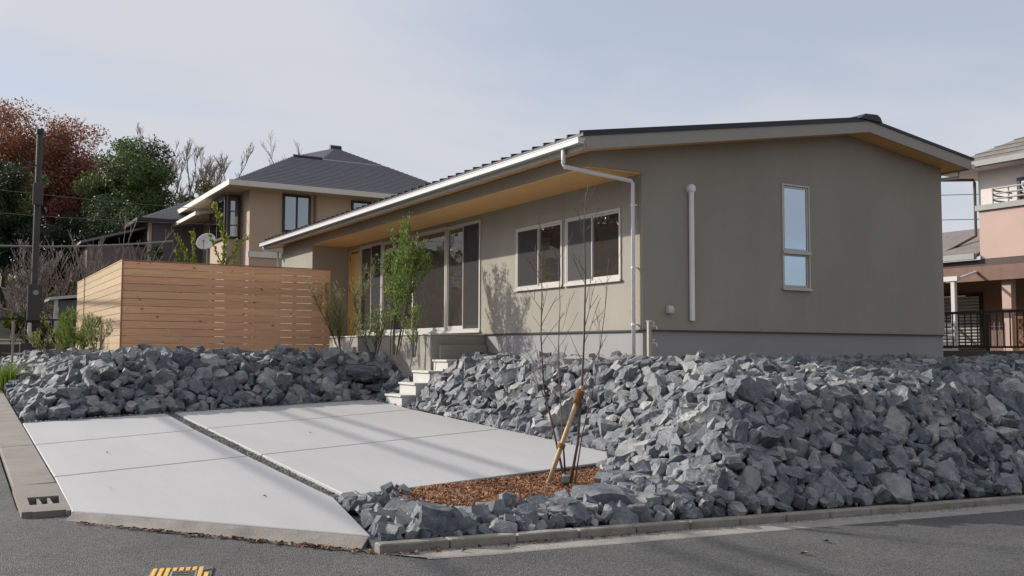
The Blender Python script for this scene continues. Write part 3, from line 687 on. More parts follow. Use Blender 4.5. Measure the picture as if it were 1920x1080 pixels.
MB().box(17.2, 17.225, Y0+.031, Y1-.031, zb(17.2)+.0, zb(17.2)+.19).build('fascia', M['barge'], house)
# gutters: open channel with a lip and end caps
def gutter(x0, x1, z):
    g = MB(); g.box(x0, x0+.006, Y0, Y1, z, z+.085); g.box(x0-.006, x0, Y0, Y1, z+.073, z+.088); g.box(x0+.006, x1, Y0, Y1, z, z+.006)
    g.box(x0+.006, x1, Y0, Y0+.005, z+.006, z+.085); g.box(x0+.006, x1, Y1-.005, Y1, z+.006, z+.085); return g
gutter(7.855, 7.963, 4.645).build('gutter', M['white_metal'], house)
gutter(17.228, 17.335, 5.21).build('gutter', M['white_metal'], house)
# flat timber soffit under the eave box
MB().box(8.385, HX, HY+.02, 24.848, SZ-.018, SZ-.001).build('soffit', M['soffit_wood'], house)
# downspouts
def spout(pts, r=.033):
    m_ = MB(); m_.tube(pts, r, 10); return m_
d1 = spout([(7.915, 11.92, 4.645), (7.915, 11.92, 4.42), (7.945, 11.92, 4.375), (9.27, 12.02, 4.30), (9.31, 12.02, 4.26), (9.31, 12.02, 1.40)]).build('downspout', M['pipe_white'], house, smooth=True)
mb = MB()
for z in (3.9, 2.9, 2.0): mb.tube([(9.31, 12.02, z), (9.31, 12.02, z+.03)], .04, 10); mb.box(9.34, 9.40, 12.01, 12.03, z+.005, z+.025)
mb.tube([(9.31, 12.02, 1.40), (9.31, 12.02, 1.52)], .042, 10); mb.build('pipe_clip', M['pipe_white'], d1)
spout([(7.915, 27.9, 4.645), (7.915, 27.9, 4.52), (8.3, 27.74, 4.46), (8.3, 27.74, 1.4)]).build('downspout', M['pipe_white'], house, smooth=True)
spout([(17.28, 11.75, 5.21), (17.28, 11.75, 5.08), (17.0, 12.05, 5.05), (16.98, 12.05, 5.0), (16.98, 12.05, 1.4)], .03).build('downspout', M['white_metal'], house, smooth=True)

# windows ------------------------------------------------------------
def bar(mb, axis, pos, d0, d1, u0, u1, v0, v1):
    if axis == 'x': mb.box(pos+d0, pos+d1, u0, u1, v0, v1)
    else: mb.box(u0, u1, pos+d0, pos+d1, v0, v1)
def ring(mb, axis, pos, d0, d1, u0, u1, v0, v1, t, tb=None):
    tb = tb or t
    bar(mb, axis, pos, d0, d1, u0, u0+t, v0, v1); bar(mb, axis, pos, d0, d1, u1-t, u1, v0, v1)
    bar(mb, axis, pos, d0, d1, u0+t, u1-t, v1-t, v1); bar(mb, axis, pos, d0, d1, u0+t, u1-t, v0, v0+tb)
def window(axis, pos, u0, u1, v0, v1, sashes, glass, outer=.038, frame=None, screen=None, parent=None, sill=True, tbot=.05):
    """sashes: list of (u0,u1,v0,v1,depth)"""
    frame = frame or M['frame']
    mb = MB(); ring(mb, axis, pos, -.022, .07, u0-.012, u1+.012, v0-.012, v1+.012, outer)
    if sill: bar(mb, axis, pos, -.05, -.0225, u0-.03, u1+.03, v0-.035, v0+.004)
    w = mb.build('window', frame, parent, bevel=0)
    for s in sashes:
        a, b, c, d, dp = s[:5]
        fb = MB(); ring(fb, axis, pos, dp, dp+.03, a, b, c, d, .034, tbot); fb.build('sash', frame, w)
        pb = MB(); bar(pb, axis, pos, dp+.011, dp+.019, a+.034, b-.034, c+tbot, d-.034); pb.build('pane', s[5] if len(s) > 5 else glass, w)
    if screen:
        for (a, b, c, d, dp, mat) in screen:
            sb = MB(); ring(sb, axis, pos, dp-.006, dp+.006, a, b, c, d, .022); sb.build('screen_frame', frame, w)
            sb = MB(); bar(sb, axis, pos, dp-.001, dp+.001, a+.022, b-.022, c+.022, d-.022); sb.build('insect_screen', mat, w)
    return w
o_ = .038
for k, scr in (('w2', 'far'), ('w1', 'far')):
    u0, u1, v0, v1 = wins[k]; um = (u0+u1)/2
    window('x', HX, u0, u1, v0, v1, [(u0+o_-.01, um+.02, v0+o_-.01, v1-o_+.01, .0), (um-.02, u1-o_+.01, v0+o_-.01, v1-o_+.01, .032)], M['glass'], parent=house,
           screen=[(um-.0, u1-.03, v0+.03, v1-.03, -.008, M['screen'] if k == 'w1' else M['screen_light'])])
u0, u1, v0, v1 = wins['D']; um = (u0+u1)/2
window('x', HX, u0, u1, v0, v1, [(u0+.03, um+.03, v0+.03, v1-.03, .032), (um-.03, u1-.03, v0+.03, v1-.03, .0)], M['glass'], parent=house, screen=[(u0+.03, um, v0+.03, v1-.03, -.008, M['screen'])], tbot=.09)
u0, u1, v0, v1 = wins['C']; um = 20.62
window('x', HX, u0, u1, v0, v1, [(u0+.03, um-.0, v0+.03, v1-.03, .01), (um+.002, u1-.03, v0+.03, v1-.03, .01)], M['glass'], parent=house, tbot=.07)
u0, u1, v0, v1 = wins['A']; um = 23.17
window('x', HX, u0, u1, v0, v1, [(u0+.03, um+.03, v0+.03, v1-.03, .032), (um-.03, u1-.03, v0+.03, v1-.03, .0)], M['glass'], parent=house, screen=[(u0+.03, um, v0+.03, v1-.03, -.008, M['screen'])], tbot=.09)
# gable window: casement above, fixed light below
u0, u1, v0, v1 = gwin; vm = 3.335
gwo = window('y', HY, u0, u1, v0, v1, [(u0+.025, u1-.025, vm+.03, v1-.025, -.004, M['glass_sky']), (u0+.025, u1-.025, v0+.025, vm-.03, .012, M['glass_sky'])], M['glass_sky'], parent=house, outer=.03, tbot=.036)
gwo['label'] = 'tall narrow gable window mirroring the sky'
MB().box(u0-.012, u1+.02, HY-.045, HY-.0225, vm-.03, vm+.028).build('transom', M['frame'], gwo)
# entrance door
u0, u1, v0, v1 = wins['door']
mb = MB(); mb.box(HX+.03, HX+.075, u0+.05, u1-.05, v0+.0, v1-.09); dr = mb.build('door', M['door_wood'], house)
dr['label'] = 'honey coloured timber entrance door'
mb = MB(); ring(mb, 'x', HX, -.005, .1, u0, u1, v0, v1, .049); mb.build('door_frame', M['door_wood'], dr)
mb = MB(); mb.tube([(HX+.03, 24.17, 2.62), (HX-.03, 24.17, 2.64), (HX-.055, 24.17, 2.80), (HX-.055, 24.17, 2.95), (HX-.03, 24.17, 3.10), (HX+.03, 24.17, 3.12)], .016, 8)
mb.box(HX+.01, HX+.03, 24.14, 24.20, 2.58, 2.70); mb.box(HX+.01, HX+.03, 24.14, 24.20, 3.07, 3.17); mb.build('door_handle', M['black_metal'], dr)
for z in (2.3, 3.2, 4.0): MB().tube([(HX+.02, 24.765, z), (HX+.02, 24.765, z+.16)], .018, 8).build('hinge', M['black_metal'], dr)
# gable fittings
pc = MB(); pc.tube([(10.38, HY-.045, 2.09), (10.38, HY-.045, 4.22)], .045, 12); pcb = pc.build('pipe_cover', M['pipe_white'], house, smooth=False)
mb = MB(); mb.tube([(10.38, HY-.005, 4.25), (10.38, HY-.07, 4.25), (10.38, HY-.10, 4.25)], [.075, .075, .05], 16); mb.build('pipe_cap', M['pipe_white'], pcb)
vh = MB(); vh.prism([(9.86, HY-.002, 2.20), (9.86, HY-.09, 2.20), (9.86, HY-.10, 2.27), (9.86, HY-.07, 2.32), (9.86, HY-.002, 2.32)], (.11, 0, 0)); vh.build('vent_hood', M['white_metal'], house, bevel=.008)
MB().box(8.55, 8.62, 24.842, 24.849, 3.6, 3.7).build('wall_fitting', M['frame'], house)

# platform along the glazing, entry stairs, porch
plat = thing('window_platform', 'long plastered platform step below the tall front glazing', 'step', (8.8, 20, YARD))
MB().box(8.19, HX+.02, 17.05, 23.1, .9, 1.895).build('platform_body', M['platform'], plat, bevel=.01)
MB().box(8.17, HX-.001, 17.035, 23.12, 1.897, 1.925).build('platform_top', M['concrete_step'], plat, bevel=.005)
MB().box(8.35, HX+.0, 16.94, 17.047, .9, 1.70).build('lower_tier', M['platform'], plat, bevel=.008)
por = thing('porch_step', 'pale concrete porch block in front of the timber door', 'step', (8.9, 24, YARD))
MB().box(8.45, HX+.02, 23.14, 24.84, .9, 1.84).build('porch_slab', M['concrete_step'], por, bevel=.01)
MB().box(8.0, 8.44, 22.3, 23.9, 1.2, 1.66).build('lower_step', M['concrete_step'], por, bevel=.01)
st = thing('entry_stairs', 'pale concrete stairs climbing through the rocks from the driveway', 'stairs', (7.7, 16.9, .5))
ztr = [.755, .975, 1.20, 1.415]
for k in range(4):
    xa = 7.32+.285*k; xb = 7.32+.285*(k+1) if k < 3 else 9.3
    ya, yb_ = (16.5, 17.26) if k < 3 else (16.3, 16.93)
    s_ = MB().box(xa+.02, xb+.02, ya+.01, yb_-.01, .2, ztr[k]-.04).build('step', M['concrete_step'], st)
    MB().box(xa-.01, xb+.009 if k < 3 else xb, ya, yb_, ztr[k]-.04, ztr[k]).build('tread', M['concrete_step'], s_, bevel=.006)
sp_ = thing('water_tap_post', 'beige water standpipe with two chrome taps at the house corner', 'water tap', (9.29, 11.6, 1.45))
MB().box(9.26, 9.315, 11.575, 11.63, 1.1, 2.05).build('post', M['beige_pipe'], sp_, bevel=.006)
MB().box(9.255, 9.32, 11.57, 11.635, 2.05, 2.065).build('post_cap', M['brass'], sp_)
for z in (1.98, 1.72):
    t_ = MB(); t_.tube([(9.31, 11.575, z), (9.345, 11.545, z), (9.37, 11.525, z-.005), (9.375, 11.52, z-.05)], .011, 8); t_.tube([(9.335, 11.555, z), (9.335, 11.555, z+.05)], .008, 6); t_.tube([(9.31, 11.555, z+.055), (9.36, 11.555, z+.055)], .008, 6)
    t_.build('tap', M['brass'], sp_)

# ------------------------------------------------------------------ timber screen fence
FX, FY, FX1, FY1 = 3.10, 21.5, 7.70, 29.6
fen = thing('timber_fence', 'tall cedar board screen fence with a sunlit side and shaded front', 'fence', (FX, FY, 1.5))
nb, ph, gap = 12, .1585, .0075
bz0 = 1.565
def board(L, t=.02, h=ph-gap):
    return MB().box(0, L, 0, t, 0, h).mesh('board', bevel=.003)
bme = board(FX1-FX); bme.materials.append(M['fence_wood_shaded'])
sme_ = board(FY1-FY-.03); sme_.materials.append(M['fence_wood_sunlit'])
for k in range(nb):
    z = bz0 + k*ph
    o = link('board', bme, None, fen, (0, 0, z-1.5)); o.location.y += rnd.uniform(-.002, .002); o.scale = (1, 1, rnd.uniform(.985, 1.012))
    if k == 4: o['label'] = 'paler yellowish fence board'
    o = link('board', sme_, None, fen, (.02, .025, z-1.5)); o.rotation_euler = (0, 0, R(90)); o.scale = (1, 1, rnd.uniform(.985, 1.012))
mb = MB().box(FX-.004, FX+.032, FY-.012, FY+.02, bz0-.05, bz0+nb*ph+.002).build('corner_trim', M['post_wood'], fen)
pm = MB().box(-.045, .045, 0, .09, 0, nb*ph+.03).mesh('post'); pm.materials.append(M['post_wood'])
for x_ in (FX+.09, FX+.95, FX+1.9, FX+2.85, FX+3.75, FX1-.10): link('post', pm, None, fen, (x_-FX, .0225, bz0-.04-1.5))
pm2 = MB().box(.0, .09, -.045, .045, 0, nb*ph+.03).mesh('post'); pm2.materials.append(M['post_wood'])
for k in range(1, 9): link('post', pm2, None, fen, (.0225, k*1.0, bz0-.04-1.5))
MB().box(FX-.006, FX1, FY-.01, FY+.075, bz0+nb*ph+.001, bz0+nb*ph+.022).build('top_rail', M['post_wood'], fen)
MB().box(FX-.006, FX+.08, FY+.078, FY1, bz0+nb*ph+.001, bz0+nb*ph+.022).build('top_rail', M['fence_wood_sunlit'], fen)

# ------------------------------------------------------------------ rocks
def rock_mesh(seed, detail=0, cuts=9, flat=.75):
    rr = random.Random(seed); bm = bmesh.new(); bmesh.ops.create_cube(bm, size=2.0)
    for v in bm.verts: v.co += Vector((rr.uniform(-.25, .25), rr.uniform(-.25, .25), rr.uniform(-.25, .25)))
    for _ in range(cuts):
        n = Vector((rr.gauss(0, 1), rr.gauss(0, 1), rr.gauss(0, 1))).normalized()
        m_ = max(v.co.dot(n) for v in bm.verts)
        bmesh.ops.bisect_plane(bm, geom=bm.verts[:]+bm.edges[:]+bm.faces[:], plane_co=n*min(m_*rr.uniform(.62, .86), 1.12), plane_no=n, clear_outer=True)
        bmesh.ops.holes_fill(bm, edges=bm.edges[:], sides=0)
    bmesh.ops.remove_doubles(bm, verts=bm.verts[:], dist=.07)
    for v in bm.verts: v.co.z *= flat
    bmesh.ops.triangulate(bm, faces=bm.faces[:])
    for _ in range(detail):
        es = [e for e in bm.edges if e.calc_length() > .42]
        bmesh.ops.subdivide_edges(bm, edges=es, cuts=1, use_grid_fill=False)
        bmesh.ops.triangulate(bm, faces=bm.faces[:])
        for v in bm.verts: v.co += Vector((rr.gauss(0, 1), rr.gauss(0, 1), rr.gauss(0, 1)))*.028
    bmesh.ops.recalc_face_normals(bm, faces=bm.faces[:])
    me = bpy.data.meshes.new('rock'); bm.to_mesh(me); bm.free(); return me
BIG = [rock_mesh(100+k, 2, rnd.choice((7, 9, 11)), rnd.choice((.55, .7, .85))) for k in range(28)]
SML = [rock_mesh(300+k, 0, rnd.choice((5, 6, 8)), rnd.choice((.55, .7, .9))) for k in range(24)]
for m_ in BIG: m_.materials.append(M['rock'])
def arr(me):
    v = np.empty(len(me.vertices)*3, np.float32); me.vertices.foreach_get('co', v)
    f = np.empty(len(me.polygons)*3, np.int32); me.polygons.foreach_get('vertices', f)
    return v.reshape(-1, 3), f.reshape(-1, 3)
BA = [arr(m_) for m_ in BIG]; SA = [arr(m_) for m_ in SML]

def zone(x, y):
    if x < 3.1 + (y-7.38)*.17 and y < 9.3: return None
    if y < 7.26 or x < 1.1 or x > 18.5: return None
    if 1.0 < x < 3.3 and y > 8.9 and y < float(YB(x)): return None
    if y < 9.9 and x < 7.3:
        if inpoly(x, y, BEDI): return None
        if 3.25 < x < 6.95 and y > 8.98 + .158*(x-3.95): return None
        if x < 6.8: return 'strip'
    if 1.0 < x < 7.46 and 9.3 < y < float(YB(x))-.02 and not (x > 6.9 and y < 9.75 and y < 9.5+.7*(x-6.9)): return None
    if 7.2 < x < 9.3 and 16.42 < y < 17.32: return None
    if x > 8.08 and y > 16.9: return None
    if x > 9.33 and y > 11.75: return None
    if x > 9.2 and y > 10.9+.06*math.sin(3*x): return None
    if x >= 3.02 and y > 21.42: return None
    if x > 6.7 and y > 19.9: return None
    if y > 31: return None
    if x < 3.1 and y > 22.5 + 3.5*(2.9-x) + 3: return None
    if x < 2.9 and y > YB(x)+ .9*(x-1.0): return 'left'
    if y > 16.9 and x < 8.1: return 'behind'
    if y > 9.9 and x < 9.35 and (x-7.5) < .80*(y-9.2)+.6: return 'lit'
    return 'kerbside'
cxb = sum(p[0] for p in bed)/len(bed); cyb = sum(p[1] for p in bed)/len(bed)
BEDI = [(cxb+(p[0]-cxb)*.95, cyb+(p[1]-cyb)*.93) for p in bed]
special = [(3.66, 7.48, .19, 'biggest bluish rock behind the first kerb stones at the driveway tip'),
           (5.60, 7.76, .33, 'broad flat grey boulder lying beside the bark bed behind the kerb'),
           (7.30, 18.55, .30, 'dark rounded boulder on top of the bank left of the entry stairs'),
           (9.72, 9.55, .21, 'blocky dark boulder standing up on the crest below the gable wall')]
grid = {}; placed = []
def fits(x, y, r, k):
    gx, gy = int(x/.35), int(y/.35)
    for i in (gx-1, gx, gx+1):
        for j in (gy-1, gy, gy+1):
            for (a, b, c) in grid.get((i, j), ()):
                if (a-x)**2+(b-y)**2 < (k*(c+r))**2: return False
    return True
def put(x, y, r): grid.setdefault((int(x/.35), int(y/.35)), []).append((x, y, r))
for x, y, r, l in special: put(x, y, r*.95)
boxes = [((6.6, 9.4), (9.0, 17.0), 19), ((3.1, 18.4), (7.25, 11.0), 57), ((1.1, 8.1), (16.6, 21.4), 33), ((1.1, 3.05), (17, 31), 28)]
wts = [b[2] for b in boxes]
for r0_, r1_, tries, k in ((.18, .23, 90, .86), (.14, .18, 800, .80), (.10, .14, 5500, .73), (.074, .10, 17000, .68), (.054, .074, 36000, .66), (.036, .054, 52000, .66)):
    for _ in range(tries):
        b = rnd.choices(boxes, wts)[0]
        x, y = rnd.uniform(*b[0]), rnd.uniform(*b[1]); r = rnd.uniform(r0_, r1_)
        z_ = zone(x, y)
        if not z_: continue
        if z_ == 'strip' and r > (.10 if rnd.random() < .2 else .066): continue
        if z_ == 'left' and r > .165: continue
        if z_ == 'kerbside' and x < 8.2 and r > .15: continue
        if z_ in ('behind', 'left') and r < .055: continue
        if y > 9.3 and x > 8.8 and r > .10: continue
        if not fits(x, y, r, k): continue
        e = (.25 if z_ == 'strip' else .5)*r                                # keep clear of slab edges
        if zone(x-e, y) is None or zone(x, y+e) is None or zone(x, y-e) is None or zone(x+e, y) is None: continue
        put(x, y, r); placed.append((x, y, r, z_))
rk = []
XY = np.array([(p[0], p[1]) for p in placed]); Hs = H(XY[:, 0], XY[:, 1]); eps = .08
gxx = (H(XY[:, 0]+eps, XY[:, 1])-H(XY[:, 0]-eps, XY[:, 1]))/(2*eps); gyy = (H(XY[:, 0], XY[:, 1]+eps)-H(XY[:, 0], XY[:, 1]-eps))/(2*eps)
for i, (x, y, r, z_) in enumerate(placed):
    n_ = Vector((-gxx[i], -gyy[i], 1)).normalized()
    q = n_.to_track_quat('Z', 'Y').to_matrix()
    if rnd.random() < .68: e = Euler((rnd.gauss(0, .35), rnd.gauss(0, .35), rnd.uniform(0, 6.28))).to_matrix()
    else: e = Euler((rnd.uniform(0, 6.28), rnd.uniform(0, 6.28), rnd.uniform(0, 6.28))).to_matrix()
    s_ = r*Vector((rnd.uniform(.95, 1.35), rnd.uniform(.8, 1.1), rnd.uniform(.75, 1.05)))
    rot = q @ e
    lift = r*rnd.uniform(.0, .38) + (.045 if r < .09 else .012 if r < .12 else 0) + rnd.choice((0, 0, .04))
    if z_ == 'strip': lift = r*.35+.01
    c = Vector((x, y, Hs[i])) + n_*lift
    rk.append((c, rot, s_, r, z_))
# the 300 that show largest become rocks of their own
def shows(t):
    c, _, _, r, z_ = t; a, b, d = px(c)
    if d < 1 or not (-20 < a < 1940 and 0 < b < 1090): return 0
    n_ = Vector((-float(H(c.x+.1, c.y)-H(c.x-.1, c.y))*5, -float(H(c.x, c.y+.1)-H(c.x, c.y-.1))*5, 1)).normalized()
    f = max(.25, n_.dot((Vector((0, 0, CZ))-c).normalized()) + .2)
    return r/d*f
order = sorted(range(len(rk)), key=lambda i: -shows(rk[i]))
GRP = {'strip': 'rocks along the kerb strip', 'lit': 'rocks of the sunlit bank', 'kerbside': 'rocks of the shaded bank', 'behind': 'rocks below the timber fence', 'left': 'rocks above the side gutter'}
def where(x, y, z_):
    z = float(H(x, y))
    if z_ == 'strip':
        if x < 3.95: return 'at the driveway tip left of the bark bed'
        row = 'on the kerb stones' if y < 7.5 else 'at the bark edge' if y < 8.0 or x < 5.8 else 'right of the bark bed'
        return row + (', left of the flat boulder' if x < 5.0 else ', before the flat boulder' if x < 5.8 else ', right of the flat boulder')
    if z_ == 'lit':
        row = 'beside the driveway edge' if x < 7.95 else 'halfway up the sunlit bank' if x < 8.75 else 'on the sunlit crest'
        col = 'next to the stairs' if y > 15.6 else 'below the left front window' if y > 13.9 else 'below the right front window' if y > 12.3 else 'below the house corner' if y > 11 else 'behind the young tree'
        return row + ', ' + col
    if z_ == 'kerbside':
        row = 'just above the kerb stones' if y < 7.75 else 'low on the shaded bank' if y < 8.35 else 'halfway up the shaded bank' if y < 9.1 else 'on the shaded crest'
        a = px((x, y, z))[0]
        col = 'left of the wall pipe' if a < 1290 else 'below the wall pipe' if a < 1400 else 'below the gable window' if a < 1540 else 'below the blank gable wall' if a < 1770 else 'below the black railing'
        return row + ', ' + col
    a = px((x, y, z))[0]
    if z_ == 'behind':
        row = 'along the slab edge' if z < .75 else 'halfway up the bank' if z < 1.2 else 'on the crest'
        col = 'below the fence corner' if a < 330 else 'below the left fence half' if a < 450 else 'below the right fence half' if a < 620 else 'left of the stairs'
        return row + ', ' + col
    row = 'low beside the side gutter' if x < 1.6 else 'halfway up the left slope' if x < 2.3 else 'high on the left slope'
    return row + (', near the driveway corner' if y < 18.6 else ', before the bamboo sprig' if y < 21.5 else ', toward the grass clump')
def tone(v): return 'dark bluish' if v < 25 else 'mid grey' if v < 65 else 'light grey' if v < 90 else 'pale'
def size(r): return 'large' if r > .145 else 'medium' if r > .105 else 'small'
def form(s_): k = s_.x/max(s_.y, s_.z); return 'long' if k > 1.42 else 'flat' if s_.z < .86*s_.y else 'blocky'
TONE = {}
for i in order[:296]:
    c, rot, s_, r, z_ = rk[i]
    me = BIG[i % len(BIG)]
    o = bpy.data.objects.new('rock', me); COL.objects.link(o); v = rnd.randint(2, 99); o.pass_index = v
    o.matrix_world = Matrix.Translation(c) @ rot.to_4x4() @ Matrix.Diagonal((s_.x, s_.y, s_.z, 1))
    l_ = ' '.join((size(r), form(s_), tone(v), 'rock', where(c.x, c.y, z_))).split(' ')
    if len(l_) > 16: l_.pop(1)
    tag(o, ' '.join(l_), 'rock', GRP[z_])
same = {}
for o in COL.objects:
    if o.name.split('.')[0] == 'rock' and 'label' in o: same.setdefault(o['label'], []).append(o)
for l, os_ in same.items():
    if len(os_) < 2: continue
    os_.sort(key=lambda o: px(o.location)[0])
    for k, o in enumerate(os_):
        w = ('leftmost' if k == 0 else 'rightmost' if k == len(os_)-1 else 'middle' if len(os_) == 3 else ('second', 'third', 'fourth', 'fifth', 'sixth', 'seventh', 'eighth', 'ninth', 'tenth')[min(k-1, 8)]+'-from-left'); t_ = l.split(' ')
        t_ = t_ if len(t_) < 16 else t_[:1]+t_[2:]
        o['label'] = w + ' ' + ' '.join(t_)
for k, (x, y, r, l) in enumerate(special):
    me = rock_mesh((900, 941, 902, 903)[k], (3, 1, 3, 3)[k], (11, 14, 11, 11)[k], (.75, .42, .62, .9)[k]); me.materials.append(M['rock'])
    o = bpy.data.objects.new('boulder', me); COL.objects.link(o)
    o.location = (x, y, float(H(x, y)) + r*(.28, .0, .5, .35)[k]); o.scale = ((r*1.15, r*.95, r*1.05), (r*1.25, r*.8, r*1.05), (r*1.35, r, r*.9), (r*1.0, r*.9, r*1.15))[k]
    o.rotation_euler = (0.1, .05, (.4, -.35, -.3, .5)[k]); tag(o, l, 'boulder'); o.pass_index = (18, 42, 8, 14)[k]
Vs, Fs, off = [], [], 0
for i in order[296:]:
    c, rot, s_, r, z_ = rk[i]
    v, f = (BA[i % len(BA)] if r > .12 else SA[i % len(SA)])
    Vs.append((v*np.array(s_, np.float32)) @ np.array(rot, np.float32).T + np.array(c, np.float32)); Fs.append(f+off); off += len(v)
tag(npmesh('rock_fill', np.concatenate(Vs), np.concatenate(Fs), M['rock']), label='smaller grey rocks filling the banks between the larger ones', kind='stuff')
# gravelly crumbs at the slab edges and between rocks
pts = []
for _ in range(5200):
    b = rnd.choices(boxes, wts)[0]; x, y = rnd.uniform(*b[0]), rnd.uniform(*b[1])
    if zone(x, y): pts.append((x, y, float(H(x, y))+rnd.uniform(0, .05)))
for k in range(500):
    y = rnd.uniform(9.9, 18); pts.append((7.44+.06*rnd.random()-.015*(y-10), y, float(zdrv(7.5, y))+.005))
    x = rnd.uniform(1.1, 7.3); pts.append((x, float(LB(x))+rnd.uniform(0, .08), float(zdrv(x, LB(x)))+.005))
scatter_bits('rock_chips', pts, .015, .04, M['rock'])

# ------------------------------------------------------------------ dry leaves along the kerb and a few on the slabs
def flakes(name, pts, l0, l1, mat, parent=None):
    n = len(pts); P = np.array(pts); a = npr.uniform(0, 6.28, n); l = npr.uniform(l0, l1, n); w = l*npr.uniform(.35, .7, n)
    X_ = np.stack([np.cos(a), np.sin(a), npr.normal(0, .3, n)], 1)*l[:, None]; Y_ = np.stack([-np.sin(a), np.cos(a), npr.normal(0, .3, n)], 1)*w[:, None]
    U = np.array([[0, 0, 1.0]])*(l*.35)[:, None]
    V = np.stack([P-X_, P-Y_+U, P+X_, P+Y_+U], 1).reshape(-1, 3); i = np.arange(n)*4
    return npmesh(name, V, np.concatenate([np.stack([i, i+1, i+2], 1), np.stack([i, i+2, i+3], 1)]), mat, parent)
pts = []
for _ in range(260):
    t = rnd.random()**.8; x = 1.05+t*2.0; y = 9.47-1.062*(x-1.03) - abs(rnd.gauss(0, .05)) - .12
    pts.append((x-.10, y-.05, float(zroad(x-.1, y-.05))+.012))
for _ in range(60):
    x = rnd.uniform(3, 6); pts.append((x, KY-abs(rnd.gauss(0, .06))-.02, float(zroad(x, KY))+.014))
for (x, y) in ((1.75, 12.9), (1.45, 10.4), (4.6, 13.6), (2.7, 9.3)):
    pts.append((x, y, float(zdrv(x, y))+.012))
tag(flakes('dry_leaves', pts, .012, .035, M['leaf_dry']), label='dry brown leaves gathered along the driveway lip', kind='stuff')
for (x, y) in ((7.0, 6.2), (6.4, 5.9)):
    o = flakes('fallen_leaf', [(x, y, float(zroad(x, y))+.012)], .05, .06, M['twig_grey'] if x > 6.5 else M['leaf_dry'])
    tag(o, 'pale fallen leaf on the asphalt beyond the kerb' if x > 6.5 else 'small brown fallen leaf on the asphalt beyond the kerb', 'leaf')

pts = []
for _ in range(900):
    x = 3.0+16*rnd.random()**1.5; pts.append((x, KY-abs(rnd.gauss(0, .05))-.012, float(zroad(x, KY))+.009))
scatter_bits('road_grit', pts, .004, .011, M['gravel'])
# ------------------------------------------------------------------ plants
def leaf_cloud(name, pts, l0, l1, mat, parent=None, aspect=.45, droop=0.0, dirs=None):
    P = np.asarray(pts, float); n = len(P)
    d = npr.normal(0, 1, (n, 3)) if dirs is None else np.asarray(dirs, float) + npr.normal(0, .35, (n, 3))
    d[:, 2] -= droop; d /= np.linalg.norm(d, axis=1)[:, None]
    a = npr.normal(0, 1, (n, 3)); u = np.cross(d, a); u /= np.linalg.norm(u, axis=1)[:, None]; w = np.cross(d, u)
    l = npr.uniform(l0, l1, n)[:, None]
    A = P; B = P + d*l; C1 = P + d*l*.45 + u*l*aspect*.5 + w*l*.08; C2 = P + d*l*.45 - u*l*aspect*.5 + w*l*.08
    V = np.stack([A, C1, B, C2], 1).reshape(-1, 3); i = np.arange(n)*4
    return npmesh(name, V, np.stack([i, i+1, i+2, i+3], 1), mat, parent)

def branch_set(base, height, spread, n_stem, levels, rr, r0=.02, lean=.15, kids=(3, 5), upb=.6, first=.25):
    """returns list of (p0,p1,r0,r1) segments and tips"""
    segs, tips = [], []
    def grow(p, d, L, r, lv):
        steps = 4 if lv < 2 else 3; q = p; dd = d.copy(); pts_ = [q]
        for k in range(steps):
            dd = (dd + Vector((rr.gauss(0, .09), rr.gauss(0, .09), rr.gauss(0, .05)+.03))).normalized()
            q2 = q + dd*L/steps; ra = r*(1-.55*k/steps); rb = r*(1-.55*(k+1)/steps)
            segs.append((q, q2, ra, rb)); q = q2; pts_.append(q)
        tips.append((q, dd, lv))
        if lv < levels:
            for _ in range(rr.randint(*kids)):
                t = rr.uniform(first, 1); k = min(int(t*steps), steps-1); b = pts_[k].lerp(pts_[k+1], t*steps-k)
                az = rr.uniform(0, 6.28); side = Vector((math.cos(az), math.sin(az), upb+rr.gauss(0, .15))).normalized()
                nd = (dd*.55+side*.75).normalized()
                grow(b, nd, L*rr.uniform(.38, .6)*(1.1-t*.45), r*.5, lv+1)
    for s_ in range(n_stem):
        az = rr.uniform(0, 6.28); d = Vector((math.cos(az)*lean, math.sin(az)*lean, 1)).normalized()
        b = Vector(base) + Vector((math.cos(az), math.sin(az), 0))*spread
        grow(b, d, height*rr.uniform(.75, 1.0), r0, 0)
    return segs, tips
def seg_mesh(name, segs, mat, parent=None, n=4, rmin=.0):
    if not segs: return None
    A = np.array([s_[0] for s_ in segs]); B = np.array([s_[1] for s_ in segs]); ra = np.maximum([s_[2] for s_ in segs], rmin); rb = np.maximum([s_[3] for s_ in segs], rmin)
    d = B-A; d /= np.linalg.norm(d, axis=1)[:, None]+1e-9; h = np.where(np.abs(d[:, :1]) < .9, [[1., 0, 0]], [[0, 1., 0]])
    u = np.cross(d, h); u /= np.linalg.norm(u, axis=1)[:, None]; w = np.cross(d, u)
    V = []
    for c, r_ in ((A, ra), (B, rb)):
        for q in range(n): t = 2*math.pi*q/n; V.append(c + (u*math.cos(t)+w*math.sin(t))*r_[:, None])
    V = np.stack(V, 1).reshape(-1, 3); i = np.arange(len(segs))*2*n
    F_ = np.concatenate([np.stack([i+q, i+(q+1) % n, i+n+(q+1) % n, i+n+q], 1) for q in range(n)])
    return npmesh(name, V, F_, mat, parent, smooth=True)

def along(segs, n, rr, jitter=.03):
    out, dirs = [], []
    w = [(s_[1]-s_[0]).length for s_ in segs]
    for s_ in rr.choices(segs, w, k=n):
        t = rr.random(); p = s_[0].lerp(s_[1], t); out.append((p.x+rr.gauss(0, jitter), p.y+rr.gauss(0, jitter), p.z+rr.gauss(0, jitter))); dirs.append((s_[1]-s_[0]).normalized())
    return out, dirs

